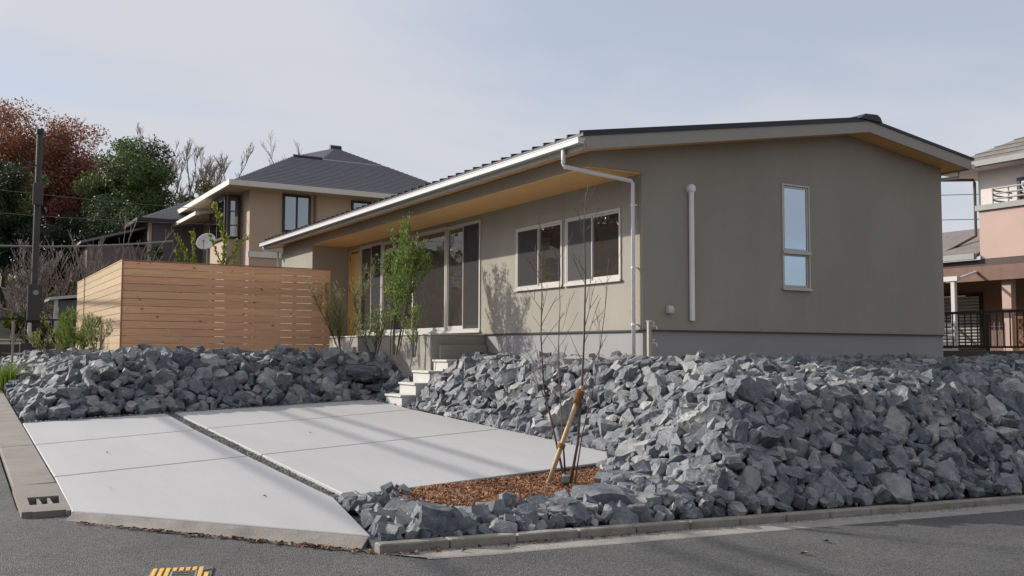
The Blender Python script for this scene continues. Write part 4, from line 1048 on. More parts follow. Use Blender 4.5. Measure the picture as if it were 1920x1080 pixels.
# young bare multi-stem tree with its stake
TB = Vector((5.79, 8.62, .19))
yt = thing('young_tree', 'leafless young multi stem tree tied to a stake in the bark bed', 'tree', TB)
stems = [  # polylines at their real place
    ([(5.80, 8.60, .16), (5.83, 8.50, .62), (5.86, 8.47, 1.2), (5.88, 8.45, 1.75), (5.89, 8.44, 2.4), (5.86, 8.42, 2.95), (5.87, 8.40, 3.3)], .017),
    ([(5.76, 8.63, .16), (5.67, 8.67, .60), (5.55, 8.74, 1.2), (5.50, 8.72, 1.75), (5.50, 8.70, 2.2), (5.49, 8.70, 2.7)], .014),
    ([(5.77, 8.65, .16), (5.74, 8.66, .7), (5.71, 8.67, 1.3), (5.70, 8.68, 1.9)], .008),
    ([(5.79, 8.66, .16), (5.77, 8.72, .8), (5.76, 8.78, 1.5), (5.80, 8.80, 2.1), (5.79, 8.82, 2.6)], .009),
    ([(5.84, 8.58, .16), (5.90, 8.52, .7), (6.02, 8.44, 1.3), (6.10, 8.38, 2.0), (6.14, 8.36, 2.6)], .009)]
rr = random.Random(5)
for k, (pl_, r) in enumerate(stems):
    n_ = len(pl_)
    s_ = MB().tube(pl_, [r*(1-.75*q/(n_-1)) for q in range(n_)], 7).build('stem', M['twig'], yt, smooth=True)
    segs = []
    for q in range(1, n_-1):
        for _ in range(4 if k < 2 else 2):
            t = rr.random(); b = Vector(pl_[q]).lerp(Vector(pl_[q+1]), t)
            if b.z < .95 and rr.random() < .8: continue
            az = rr.uniform(0, 6.28); d = Vector((math.cos(az)*.62, math.sin(az)*.62, .95)).normalized()
            L = rr.uniform(.3, .62)*(1.15-.18*b.z if b.z < 4 else .5)
            p = b; segs = []
            for j in range(4):
                d = (d+Vector((rr.gauss(0, .07), rr.gauss(0, .07), .06))).normalized(); p2 = p+d*L/4
                segs.append((p, p2, r*.30*(1-.2*j), r*.30*(.8-.2*j))); 
                if j in (1, 2) and rr.random() < .55:
                    d2 = (d+Vector((rr.gauss(0, .5), rr.gauss(0, .5), .1))).normalized(); segs.append((p2, p2+d2*L*.4, r*.2, r*.1))
                p = p2
            seg_mesh('twig', segs, M['twig'], s_, 5, .0022)
sk = thing('tree_stake', 'peeled timber stake leaning into the young tree with coir rope ties', 'stake', (5.52, 8.71, .17))
sa, sb_ = Vector((5.53, 8.72, .02)), Vector((5.86, 8.46, 1.22))
MB().tube([sa, sa.lerp(sb_, .5), sb_], [.027, .026, .024], 12).build('pole', M['stake'], sk, smooth=True)
def rope(a, b, r0_, turns):
    m_ = MB(); d = (b-a).normalized(); u = d.cross(Vector((0, 0, 1))).normalized(); w = d.cross(u); pts_ = []
    for k in range(turns*12+1):
        t = k/(turns*12); an = 2*math.pi*k/12; pts_.append(a.lerp(b, t)+(u*math.cos(an)+w*math.sin(an))*r0_)
    return m_.tube(pts_, .008, 5)
rope(sa.lerp(sb_, .45), sa.lerp(sb_, .49), .036, 4).build('rope_tie', M['rope'], sk)
rope(sa.lerp(sb_, .84), sa.lerp(sb_, .97), .040, 9).build('rope_tie', M['rope'], sk)
sg = thing('garden_spotlight', 'small black and chrome garden uplight at the foot of the young tree', 'garden light', (5.62, 8.42, .17))
MB().tube([(5.62, 8.42, .12), (5.62, 8.42, .22)], [.034, .036], 14).build('lamp_base', M['black_metal'], sg, smooth=False)
MB().tube([(5.62, 8.42, .22), (5.62, 8.42, .235), (5.62, 8.42, .29), (5.62, 8.42, .31)], [.040, .042, .042, .036], 14).build('lamp_head', M['chrome'], sg)
MB().tube([(5.62, 8.42, .31), (5.62, 8.42, .318)], [.034, .028], 14).build('lamp_lens', M['black_metal'], sg)

# evergreen shrubs in front of the glazing
def leafy(name, label, base, h, n_stem, n_leaf, mat, ls, rr, spread=.05, lean=.14, levels=2, cat='shrub', r0=.012, aspect=.42, kids=(4, 6), upb=.9, droop=0, first=.2, bark=None, crown='foliage', group=None):
    t = thing(name, label, cat, base, group)
    segs, tips = branch_set(base, h, spread, n_stem, levels, rr, r0, lean, kids, upb, first)
    seg_mesh('stem', segs, bark or M['bark'], t, 5, .002)
    sub = [s_ for s_ in segs if s_[2] < r0*.62 and s_[0].z > base[2]+h*first*.6] or segs
    p, d = along(sub, n_leaf, rr, .025)
    leaf_cloud(crown, p, ls*.6, ls*1.2, mat, t, aspect, droop, d); return t
rr = random.Random(21)
leafy('evergreen_shrub', 'tallest green leafy shrub in front of the glazed front, several slim stems', (7.78, 17.92, 1.50), 2.35, 6, 6500, M['lf_shrub'], .062, rr, .10, .19, 2, first=.28, r0=.014, kids=(5, 8), upb=1.2)
leafy('evergreen_shrub', 'low bushy green shrub beside the dark boulder, left of the tallest shrub', (7.70, 18.75, 1.50), .95, 6, 1050, M['lf_shrub'], .055, rr, .08, .4, 2, first=.05)
leafy('evergreen_shrub', 'small slim green shrub right of the tallest shrub, nearest the stairs', (7.92, 17.25, 1.46), .98, 3, 750, M['lf_shrub'], .05, rr, .04, .2, 2, first=.12)
leafy('feathery_shrub', 'wispy yellow green shrub against the right end of the timber fence', (7.72, 20.6, 1.50), 1.6, 8, 2300, M['lf_feather'], .095, rr, .10, .30, 2, aspect=.14, first=.1, r0=.009, kids=(3, 5), upb=1.4)
leafy('bamboo_sprig', 'small airy bamboo sprig in the rocks before the sunlit fence side', (2.55, 20.9, 1.42), .80, 5, 620, M['lf_bamboo'], .10, rr, .05, .25, 1, aspect=.16, first=.1, r0=.007, kids=(4, 7))
leafy('bright_shrub', 'bright yellow green shrub at the foot of the sunlit fence side', (2.55, 24.6, 1.52), .95, 12, 2600, M['lf_bright'], .09, rr, .16, .5, 1, aspect=.22, first=.02, r0=.008, kids=(5, 8))
leafy('low_shrub', 'grey green feathery shrub left of the bright shrub', (2.1, 25.0, 1.45), .65, 8, 800, M['lf_feather'], .09, rr, .15, .9, 1, aspect=.15, first=.02, r0=.007, kids=(4, 6))
gt = thing('grass_tuft', 'bright green grass clump at the left edge beside the gutter', 'grass clump', (.98, 22.6, .72))
segs = []
Vg, Fg = [], []
for k in range(260):
    az, ln, h_ = rr.uniform(0, 6.28), abs(rr.gauss(0, .35)), rr.uniform(.35, .68)
    b = Vector((1.12+rr.gauss(0, .12), 22.6+rr.gauss(0, .14), .72)); d = Vector((math.cos(az), math.sin(az), 0)); w = Vector((-d.y, d.x, 0))*.009
    m1 = b + d*ln*h_*.4 + Vector((0, 0, h_*.62)); e = b + d*ln*h_*1.1 + Vector((0, 0, h_))
    i = len(Vg); Vg += [b-w, b+w, m1+w*.7, m1-w*.7, e, e]; Fg += [(i, i+1, i+2, i+3), (i+3, i+2, i+4, i+5)]
Fg = np.array(Fg); Vg = np.array([tuple(v) for v in Vg]); npmesh('blade', Vg, np.array([[a, b, c] for a, b, c, d in Fg]+[[a, c, d] for a, b, c, d in Fg]), M['lf_bright'], gt)
# saplings and bare shrubs in the next garden behind the fence
leafy('sapling', 'yellow green sapling rising behind the fence, left of the satellite dish', (4.85, 25.9, 1.5), 3.05, 1, 420, M['lf_sap'], .11, rr, .05, .07, 1, first=.55, r0=.02, kids=(5, 7), aspect=.6, cat='tree')
leafy('sapling', 'yellow green sapling rising behind the fence, right of the satellite dish', (6.25, 25.1, 1.5), 3.1, 1, 420, M['lf_sap'], .11, rr, .05, .07, 1, first=.55, r0=.02, kids=(5, 7), aspect=.6, cat='tree')
for k, (x, y, h_, l) in enumerate(((3.9, 30.5, 5.2, 'tall bare brown shrub behind the sunlit end of the fence'), (4.7, 29.5, 4.6, 'bare reddish shrub before the grey house, left one'), (5.6, 28.6, 4.0, 'bare reddish shrub before the grey house, right one'))):
    t = thing('bare_shrub', l, 'shrub', (x, y, 1.5)); segs, tips = branch_set((x, y, 1.5), h_*.62, .2, 5, 2, rr, .012, .32, (2, 4), 1.4, .4)
    seg_mesh('branch', segs, M['twig_grey'], t, 4, .006)

# ------------------------------------------------------------------ satellite dish
sdh = thing('satellite_dish', 'pale grey satellite dish on a thin mast behind the timber fence', 'satellite dish', (5.75, 25.6, 1.5))
c = Vector((5.75, 25.6, 4.40)); aim = Vector((-.45, -.72, .55)).normalized(); q = aim.to_track_quat('Z', 'Y').to_matrix()
mb = MB(); rings = []
for k in range(7):
    r_ = .25*k/6; i = len(mb.v); rings.append(i)
    for j in range(20): t = 2*math.pi*j/20; p = c + q @ Vector((r_*math.cos(t), r_*1.1*math.sin(t), .9*r_*r_)); mb.v.append(tuple(p))
for k in range(6):
    for j in range(20): a, b = rings[k], rings[k+1]; mb.f.append((a+j, b+j, b+(j+1) % 20, a+(j+1) % 20))
dd = mb.build('dish', M['white_metal'], sdh, smooth=True); sm_ = dd.modifiers.new('thick', 'SOLIDIFY'); sm_.thickness = .012
MB().tube([(5.80, 25.68, 1.5), (5.80, 25.68, 4.4), (5.77, 25.62, 4.4)], .02, 8).build('mast', M['trim_grey'], sdh)
lp = c + aim*.33 + Vector((0, 0, -.12))
MB().tube([c + q @ Vector((0, -.26, .06)), lp], .012, 6).build('feed_arm', M['trim_grey'], sdh)
MB().tube([lp, lp-aim*.09], [.03, .035], 10).build('receiver', M['white_metal'], sdh)

# ------------------------------------------------------------------ service pole and what stands by the side road
PX, PY = 1.98, 29.25
pole = thing('service_pole', 'slim dark brown service pole with meter boxes beyond the fence', 'utility pole', (PX, PY, .9))
pl_ = MB().tube([(PX, PY, .7), (PX, PY, 7.55)], [.095, .08], 14).build('pole', M['dark_brown_metal'], pole, smooth=False)
MB().tube([(PX, PY, 7.55), (PX, PY, 7.68)], [.105, .10], 14).build('pole_cap', M['black_metal'], pole)
MB().tube([(PX, PY, 6.65), (PX-.25, PY+.05, 6.72), (PX-.45, PY+.1, 6.85), (PX-.5, PY+.1, 7.05), (PX-.42, PY+.1, 7.12)], .025, 6).build('cable_arm', M['black_metal'], pole)
MB().box(PX-.13, PX+.13, PY-.20, PY-.09, 5.55, 6.15).build('junction_box', M['dark_brown_metal'], pole, bevel=.01)
mbx = MB().box(PX-.17, PX+.19, PY-.26, PY-.09, 2.35, 3.35).build('meter_cabinet', M['dark_brown_metal'], pole, bevel=.015); 
MB().tube([(PX+.02, PY-.262, 3.12), (PX+.02, PY-.30, 3.12)], [.075, .065], 14).build('meter', M['trim_grey'], mbx)
MB().box(PX-.32, PX+.10, PY-.36, PY-.10, .8, 1.75).build('lower_cabinet', M['dark_brown_metal'], pole, bevel=.015)
MB().box(PX-.20, PX+.14, PY-.20, PY-.09, 1.75, 2.35).build('lower_panel', M['black_metal'], pole)
MB().tube([(PX-.10, PY-.24, 2.3), (PX-.10, PY-.24, 2.05), (PX-.07, PY-.23, 1.75)], [.05, .06, .02], 8).build('earth_cable', M['white_metal'], pole)
gp = thing('thin_post', 'thin pale metal post standing left of the service pole', 'post', (1.42, 27.6, .8))
MB().tube([(1.42, 27.6, .6), (1.42, 27.6, 2.25)], .03, 10).build('post', M['trim_grey'], gp); MB().tube([(1.42, 27.6, 2.25), (1.42, 27.6, 2.28)], [.034, .02], 10).build('cap', M['trim_grey'], gp)
# dark block wall with its black railing
bw = thing('block_wall', 'dark concrete block wall with black railing at the far left', 'wall', (1.2, 31, 1))
for k in range(6):
    for r_ in range(3):
        MB().box(-.9+k*.8, -.9+k*.8+.792, 31.0, 31.15, .95+r_*.26, .95+r_*.26+.252).build('block', M['dark_wall'], bw)
MB().box(-1, 3.3, 31.06, 31.10, 2.42, 2.47).build('rail', M['black_metal'], bw)
for k in range(3): MB().box(-.6+k*1.6, -.555+k*1.6, 31.06, 31.10, 1.73, 2.42).build('rail_post', M['black_metal'], bw)
MB().box(-1, 3.3, 31.06, 31.10, 1.80, 1.83).build('rail', M['black_metal'], bw)
sb = thing('slat_gate', 'dark vertical bar gate half hidden behind the bright shrub', 'gate', (3.4, 31.3, 1.2))
for k in range(12): MB().box(2.5+k*.11, 2.55+k*.11, 31.3, 31.33, 1.0, 2.1).build('bar', M['dark_wall'], sb)
MB().box(2.5, 3.8, 31.331, 31.35, 2.0, 2.06).build('rail', M['dark_wall'], sb)
sh = thing('white_shed', 'small white roofed shed glimpsed between shrubs left of the fence', 'shed', (4.2, 38, 1.8))
MB().prism([(3.0, 36.9, 3.30), (5.6, 36.9, 3.62), (5.6, 36.9, 3.72), (3.0, 36.9, 3.40)], (0, 2.4, 0)).build('roof', M['white_metal'], sh)
MB().box(3.3, 5.4, 37.1, 39, 1.4, 3.3).build('wall', M['grey_wall'], sh)
MB().box(3.15, 3.27, 37.0, 37.08, 1.4, 3.32).build('post', M['white_metal'], sh)
def cable(name, label, a, b, sag, r_, mat, group=None):
    a, b = Vector(a), Vector(b); pts_ = []
    for k in range(17): t = k/16; p = a.lerp(b, t); p.z -= sag*4*t*(1-t); pts_.append(p)
    o = MB().tube(pts_, r_, 5).build(name, mat); tag(o, label, 'cable', group); return o
cable('power_cable', 'pale cable crossing behind the service pole at fence height', (-9, 31, 5.6), (6.6, 34.5, 5.35), .75, .035, M['wire_pale'])
cable('power_cable', 'thin dark cable passing before the dark trees, upper one', (-6, 40, 8.0), (10.4, 36.6, 6.9), .25, .012, M['wire'])
cable('power_cable', 'thin dark cable passing before the dark trees, lower one', (-6, 40, 6.9), (10.4, 36.6, 6.4), .25, .012, M['wire'])
for k in range(3):
    cable('power_cable', 'thin overhead wire in the gap between the two houses, %s' % ('highest', 'middle', 'lowest')[k], (20, 62, (11.4, 9.9, 8.6)[k]), (75, 16, (11.4, 9.9, 8.6)[k]), .4, .022, M['wire'], None)

for k, (xc, zc, r_, l) in enumerate(((-6.3, 7.0, .05, 'nearest to the houses opposite'), (-4.7, 7.3, .045, 'middle of the three'), (-3.4, 6.8, .05, 'nearest to the driveway'))):
    cable('power_cable', 'overhead cable along the side road shading the driveway, ' + l, (xc, -14, zc-.3), (xc, 60, zc+2.4), .5, r_, M['wire'])

# ------------------------------------------------------------------ two storey neighbour house
nh = thing('neighbour_house', 'beige two storey house with a dark hipped roof behind the timber fence', 'house', (14, 40, 1.5))
EX, EY, EZ, SL = 8.73, 35.11, 7.69, .55
WX, WY = 9.62, 35.86
MB().box(WX, 19.0, WY, 44.4, 1.3, EZ-.02).build('wall', M['n_wall'], nh)
MB().box(9.05, WX-.003, 37.0, 39.6, 1.3, EZ-.02).build('bay', M['n_wall'], nh)
pk = (14.5, 40.11, EZ+5.0*SL); ra, rv, rb_ = (12.06, 38.44, EZ+3.33*SL), (13.3, 38.44, EZ+3.33*SL), (12.06, 41.6, EZ+3.33*SL)
mb = MB(); zt = .10
def up_(p): return (p[0], p[1], p[2]+zt)
A_, B_, C_, D_ = (EX, EY, EZ), (19.5, EY, EZ), (19.5, 45.11, EZ), (EX, 44.9, EZ)
for f in ((A_, B_, pk, rv, ra), (B_, C_, pk), (A_, ra, rb_, D_), (D_, rb_, pk, C_), (ra, rv, pk, rb_)): mb.poly([up_(p) for p in f])
mb.poly([A_, B_, C_, D_])
rf = mb.build('roof', M['n_roof'], nh)
def course(name, a, b, apexl, apexr, n, mat, parent):   # tile courses as thin stepped strips on a slope
    a, b, l, r_ = map(Vector, (a, b, apexl, apexr)); nrm = (b-a).cross(l-a).normalized()
    m_ = MB()
    for k in range(1, n):
        t = k/n; p, q = a.lerp(l, t), b.lerp(r_, t); p2, q2 = a.lerp(l, t+.35/n), b.lerp(r_, t+.35/n)
        h = nrm*.022; m_.poly([tuple(p+h), tuple(q+h), tuple(q2+nrm*.003), tuple(p2+nrm*.003)]); m_.poly([tuple(p+nrm*.001), tuple(q+nrm*.001), tuple(q+h), tuple(p+h)])
    o = m_.build(name, mat, parent); o['kind'] = 'stuff'; return o
course('tile_courses', up_(A_), up_(B_), up_(ra), (16.17, 38.44, ra[2]+zt), 22, M['n_roof'], rf)
course('tile_courses', up_(rv), (16.17, 38.44, rv[2]+zt), up_((14.4, 40.0, pk[2]-.06)), up_((14.6, 40.0, pk[2]-.06)), 11, M['n_roof'], rf)
MB().tube([up_(ra), up_(rv)], .09, 6).build('ridge_tile', M['roof_metal'], rf)
MB().tube([(pk[0]-.25, pk[1], pk[2]+zt), (pk[0]+.25, pk[1], pk[2]+zt)], .12, 6).build('ridge_tile', M['roof_metal'], rf)
g = MB(); g.box(EX-.12, 19.6, EY-.12, EY-.002, EZ-.08, EZ+.12); g.box(EX-.12, EX-.002, EY, 44.9, EZ-.08, EZ+.12); g.build('gutter', M['n_trim'], nh)
MB().box(EX, 19.5, EY, 44.9, EZ-.05, EZ-.012).build('soffit', M['n_soffit'], nh)
def nwin(axis, pos, u0, u1, v0, v1, split=True, par=nh):
    f_ = MB(); ring(f_, axis, pos, -.05, .05, u0, u1, v0, v1, .09)
    if split: bar(f_, axis, pos, -.045, .045, (u0+u1)/2-.035, (u0+u1)/2+.035, v0+.09, v1-.09)
    w = f_.build('window', M['n_frame'], par)
    for a, b in (((u0+.09, (u0+u1)/2-.035), ((u0+u1)/2+.035, u1-.09)) if split else ((u0+.09, u1-.09),)):
        p = MB(); bar(p, axis, pos, -.02, -.01, a, b, v0+.09, v1-.09); p.build('pane', M['glass_dull'], w)
        cv = MB(); bar(cv, axis, pos, -.008, -.004, a, b, v0+.09, v1-.09); cv.build('curtain', M['interior_wall'] if a < (u0+u1)/2-.3 else M['grey_wall'], w)
    return w
nwin('y', WY-.02, 10.87, 11.98, 6.10, 7.58); nwin('y', WY-.02, 13.65, 15.55, 6.10, 7.55)
nwin('y', 37.0-.03, 9.08, 9.55, 5.85, 7.55, False); nwin('x', 9.05-.03, 37.05, 39.5, 5.85, 7.55)
MB().box(WX-.06, 12.4, WY-.06, WY-.002, 5.07, 5.29).build('belt_course', M['n_trim'], nh)
MB().tube([(12.15, WY-.07, 7.6), (12.15, WY-.07, 1.5)], .05, 8).build('downspout', M['brown_wall'], nh)
MB().box(8.30, 8.45, 39.0, 44.5, 6.95, 7.10).build('gutter', M['n_trim'], nh)
mb = MB(); mb.prism([(8.45, 39.0, 6.98), (9.6, 39.0, 7.15), (9.6, 39.0, 7.3), (8.45, 39.0, 7.1)], (0, 5.5, 0)); mb.build('wing_roof', M['n_soffit'], nh)
# grey house further back
gh = thing('grey_house', 'dark grey walled house with a slate roof at the left of the beige house', 'house', (10, 47, 2))
MB().box(7.35, 15, 43.5, 51, 1.5, 7.18).build('wall', M['grey_wall'], gh)
A2, B2, C2, D2 = (6.85, 43.0, 7.2), (15.6, 43, 7.2), (15.6, 51.5, 7.2), (6.85, 51.5, 7.2); R1, R2 = (11.1, 47.25, 9.35), (11.4, 47.25, 9.35)
mb = MB()
for f in ((A2, B2, R2, R1), (B2, C2, R2), (C2, D2, R1, R2), (D2, A2, R1), (A2, B2, C2, D2)): mb.poly(f)
rf2 = mb.build('roof', M['n_roof'], gh)
course('tile_courses', A2, B2, R1, R2, 24, M['n_roof'], rf2)
g = MB(); g.box(6.73, 15.7, 42.9, 43.0, 7.08, 7.22); g.box(6.73, 6.85, 43.0, 51.5, 7.08, 7.22); g.build('gutter', M['n_frame'], gh)
g = MB(); g.box(7.28, 7.42, 43.42, 43.5, 1.5, 7.1); g.build('corner_pipe', M['n_soffit'], gh)
for k, (xx, w_) in enumerate(((5.2, .35), (5.9, .3), (6.6, .3))):
    pass
MB().box(5.0, 7.3, 44.6, 48, 1.5, 6.1).build('annex', M['twig_grey'], gh)
MB().prism([(4.7, 44.2, 6.1), (7.34, 44.2, 6.9), (7.34, 44.2, 7.0), (4.7, 44.2, 6.2)], (0, 4, 0)).build('annex_roof', M['n_roof'], gh)

# house across the side road: outside the frame, seen mirrored in the glazing
oh = thing('opposite_house', 'dark roofed house across the side road, mirrored in the front glazing', 'house', (-8, 50, 2))
MB().box(-13, -3.2, 47, 56, 1.5, 7.0).build('wall', M['grey_wall'], oh)
mb = MB(); A3, B3, C3, D3 = (-13.7, 46.3, 7), (-2.5, 46.3, 7), (-2.5, 56.7, 7), (-13.7, 56.7, 7); Q1, Q2 = (-8.6, 51.5, 9.6), (-7.6, 51.5, 9.6)
for f in ((A3, B3, Q2, Q1), (B3, C3, Q2), (C3, D3, Q1, Q2), (D3, A3, Q1), (A3, B3, C3, D3)): mb.poly(f)
mb.build('roof', M['n_roof'], oh)
nwin('y', 46.97, -6.5, -4.6, 5.0, 6.3, par=oh); nwin('y', 46.97, -11, -9, 5.0, 6.3, par=oh)

# ------------------------------------------------------------------ pink house on the right with its terrace
ph_ = thing('pink_house', 'pink and cream two storey house with a balcony at the right edge', 'house', (24, 13, 1.4))
MB().box(24.0, 32, 7, 15.75, 4.0, 6.52).build('wall', M['cream_wall'], ph_)
MB().box(24.3, 32, 7, 22.5, 1.2, 3.99).build('lower_wall', M['brown_wall'], ph_)
bal = MB(); bal.box(22.75, 23.998, 7, 14.93, 3.98, 5.22); bo = bal.build('balcony', M['pink_wall'], ph_)
MB().box(22.68, 23.998, 7, 15.0, 5.223, 5.36).build('balcony_cap', M['trim_grey'], bo)
for k in range(3):
    z = 5.50+.13*k
    MB().tube([(23.9, 14.75, z), (23.15, 14.75, z), (22.95, 14.68, z), (22.85, 14.5, z), (22.85, 7, z)], .022, 8).build('balcony_rail', M['trim_grey'], bo)
for yy in (14.62, 14.2, 13.4): MB().tube([(22.87, yy, 5.36), (22.87, yy, 5.78)], .02, 6).build('rail_post', M['trim_grey'], bo)
nwin('x', 23.97, 11.2, 14.62, 4.6, 6.15, par=ph_)
mb = MB(); E1, E2, E3, E4 = (23.45, 16.6, 6.55), (23.45, 6, 6.55), (33, 6, 6.55), (33, 16.6, 6.55); T1, T2 = (28.0, 11.6, 9.0), (28.0, 11, 9.0)
for f in ((E1, E2, T2, T1), (E2, E3, T2), (E3, E4, T1, T2), (E4, E1, T1)): mb.poly([(p[0], p[1], p[2]+.1) for p in f])
rf3 = mb.build('roof', M['p_roof'], ph_)
course('tile_courses', (23.45, 16.6, 6.65), (23.45, 6, 6.65), (28, 11.6, 9.1), (28, 11, 9.1), 14, M['p_roof'], rf3)
MB().box(23.45, 33, 6, 16.6, 6.50, 6.545).build('soffit', M['cream_wall'], ph_)
g = MB(); g.box(23.33, 23.45, 6, 16.6, 6.52, 6.66); g.box(23.45, 33, 16.6, 16.7, 6.52, 6.66); g.build('gutter', M['trim_grey'], ph_)
MB().tube([(23.6, 16.62, 6.5), (23.6, 16.62, 6.36), (23.92, 15.83, 6.28), (23.94, 15.82, 6.2), (23.94, 15.82, 4.75), (23.2, 16.35, 4.25), (23.2, 16.35, 4.12)], .04, 8).build('downspout', M['brown_dark'], ph_)
mb = MB(); mb.prism([(22.7, 15.02, 4.02), (24.9, 15.02, 4.86), (24.9, 15.02, 4.96), (22.7, 15.02, 4.12)], (0, 7.6, 0)); lr = mb.build('lower_roof', M['p_roof'], ph_)
mb = MB(); mb.prism([(24.0, 15.76, 4.5), (26.5, 15.76, 4.88), (26.5, 15.76, 5.3)], (0, 6.8, 0)); mb.build('roof_hip', M['p_roof'], lr)
MB().box(22.58, 22.7, 15.0, 22.7, 3.98, 4.13).build('gutter', M['trim_grey'], ph_)
MB().box(22.75, 24.3, 7, 22.6, 3.80, 3.97).build('eave_box', M['brown_dark'], ph_)
MB().box(22.72, 22.80, 7, 22.6, 3.42, 3.797).build('eave_beam', M['brown_wall'], ph_)
wsh = nwin('x', 24.27, 15.9, 19.5, 1.7, 3.2, par=ph_)
for k in range(16): MB().box(24.16, 24.20, 15.95, 19.4, 1.8+k*.085, 1.8+k*.085+.045).build('shutter_slat', M['trim_grey'], wsh)
nwin('x', 24.27, 11.5, 14.2, 1.7, 3.2, par=ph_)
for yy in (14.35, 11.4): MB().box(22.9, 23.1, yy-.12, yy+.12, 1.2, 3.8).build('pillar', M['pink_wall'], ph_)
ter = thing('terrace_frame', 'white terrace canopy frame on slim posts before the pink house', 'pergola', (21.8, 16, 1.3))
for yy in (15.05, 18.6): MB().box(21.75, 21.85, yy-.05, yy+.05, 1.2, 3.38).build('post', M['white_metal'], ter)
MB().box(21.72, 21.86, 14.9, 20, 3.38, 3.50).build('beam', M['white_metal'], ter)
for yy in (15.0, 16.2, 17.4, 18.6, 19.8): MB().prism([(21.87, yy, 3.40), (22.7, yy, 3.62), (22.7, yy, 3.68), (21.87, yy, 3.46)], (0, .05, 0)).build('rafter', M['white_metal'], ter)
MB().box(21.78, 21.82, 15.2, 15.26, 1.2, 1.3).build('foot', M['white_metal'], ter)
tp = thing('clothes_pole', 'thin pale clothes pole standing in the terrace', 'pole', (22.2, 15.9, 1.3)); MB().tube([(22.2, 15.9, 1.2), (22.2, 15.9, 3.0)], .03, 8).build('pole', M['white_metal'], tp); MB().tube([(22.2, 15.0, 3.02), (22.2, 19, 3.02)], .018, 8).build('rail', M['brown_wall'], tp)
bx = MB().box(22.1, 22.3, 16.05, 16.4, 2.72, 2.95).build('hanging_box', M['blue_box'], bevel=.02); tag(bx, 'small dark blue box hanging under the terrace canopy', 'box')
wf = thing('slat_screen', 'white horizontal slat screen behind the black railing', 'fence', (21.2, 16, 1.3))
for k in range(6): MB().box(21.2, 21.23, 14.62, 18.5, 1.45+k*.155, 1.45+k*.155+.075).build('slat', M['white_metal'], wf)
for yy in (14.65, 15.7, 17.0, 18.45): MB().box(21.235, 21.28, yy-.025, yy+.025, 1.2, 2.36).build('post', M['white_metal'], wf)
rk_ = thing('wire_rack', 'white wire rack standing right of the slat screen', 'rack', (21.2, 13.7, 1.3))
for k in range(4): MB().box(21.2, 21.215, 13.35+k*.13, 13.362+k*.13, 1.3, 2.3).build('bar', M['white_metal'], rk_)
for k in range(5): MB().box(21.216, 21.23, 13.35, 13.755, 1.4+k*.2, 1.415+k*.2).build('bar', M['white_metal'], rk_)
lg = thing('lattice_gate', 'orange wooden lattice panel at the right edge behind the black railing', 'trellis', (21, 12.6, 1.3))
for yy in (12.98, 12.0): MB().box(21, 21.05, yy-.06, yy, 1.3, 2.42).build('post', M['lattice'], lg)
MB().box(21, 21.05, 12.0, 12.92, 2.36, 2.42).build('top_rail', M['lattice'], lg)
for k in range(9):
    z = 1.2+k*.16
    for s_ in (1, -1):
        a = Vector((21.015+.012*s_, 12.0, z-(.0 if s_ > 0 else -.9))); b = Vector((21.015+.012*s_, 12.92, z+(.9 if s_ > 0 else 0)))
        pts_ = [p for p in (a.lerp(b, t/20) for t in range(21)) if 1.3 < p.z < 2.36]
        if len(pts_) > 1: MB().tube([pts_[0], pts_[-1]], .014, 4).build('lath', M['lattice'], lg)
bf = thing('black_railing', 'black metal railing on a dark low wall at the right', 'fence', (20, 14, 1.3))
MB().box(20.0, 20.14, 9, 22, 1.0, 1.63).build('base_wall', M['dark_wall'], bf)
MB().box(20.04, 20.09, 9, 22, 2.47, 2.53).build('rail', M['black_metal'], bf); MB().box(20.045, 20.085, 9, 22, 1.69, 1.735).build('rail', M['black_metal'], bf)
bme_ = MB().box(-.011, .011, -.011, .011, 1.735-1.3, 2.47-1.3).mesh('baluster'); bme_.materials.append(M['black_metal'])
for k in range(70):
    yy = 9.1+.155*k
    if yy < 21: link('baluster', bme_, None, bf, (.065, yy-14, 0))
for yy in (10.4, 13.05, 15.7, 18.4): MB().box(20.03, 20.10, yy-.03, yy+.03, 1.63, 2.46).build('post', M['black_metal'], bf)

# ------------------------------------------------------------------ background trees
def crown_tree(name, label, x, y, zg, ztop, rx, n, mats, ls, rr, zlow=.45, ncl=26, cat='tree', group=None, bark=None, dens=None):
    t = thing(name, label, cat, (x, y, zg), group); h = ztop-zg
    cz = zg + h*(zlow+1)/2; rz = h*(1-zlow)/2
    segs, tips = branch_set((x, y, zg), h*.58, .05, 1, 2, rr, max(.12, h*.018), .05, (7, 10), .9, .35)
    seg_mesh('trunk', segs, bark or M['bark'], t, 6, .015)
    cl_ = []
    for _ in range(ncl):
        v = Vector((rr.gauss(0, 1), rr.gauss(0, 1), rr.gauss(0, 1))).normalized()*rr.uniform(.2, .95)
        cl_.append((x+v.x*rx, y+v.y*rx, cz+v.z*rz, rr.uniform(.22, .37)*rx))
    per = n//ncl
    for mi, mat in enumerate(mats):
        P = []
        for k, (a, b, c_, r_) in enumerate(cl_):
            if k % len(mats) != mi: continue
            d = npr.normal(0, 1, (per, 3)); d /= np.linalg.norm(d, axis=1)[:, None]; d *= (npr.uniform(0, 1, (per, 1))**.4)*r_; d[:, 2] *= .75
            P.append(d + np.array([a, b, c_]))
        leaf_cloud('crown', np.concatenate(P), ls*.6, ls*1.3, mat, t, .7, .2)
    return t
def bare_tree(label, x, y, zg, ztop, rr, mat, n_stem=1, lev=3, spread=.1, cat='tree', lean=.12, name='bare_tree', rmin=.012, group=None, kids=(5, 8)):
    t = thing(name, label, cat, (x, y, zg), group); h = ztop-zg
    segs, tips = branch_set((x, y, zg), h*.93, spread, n_stem, lev, rr, h*.009, lean, kids, 1.1, .3)
    seg_mesh('branch', segs, mat, t, 4, rmin); return t
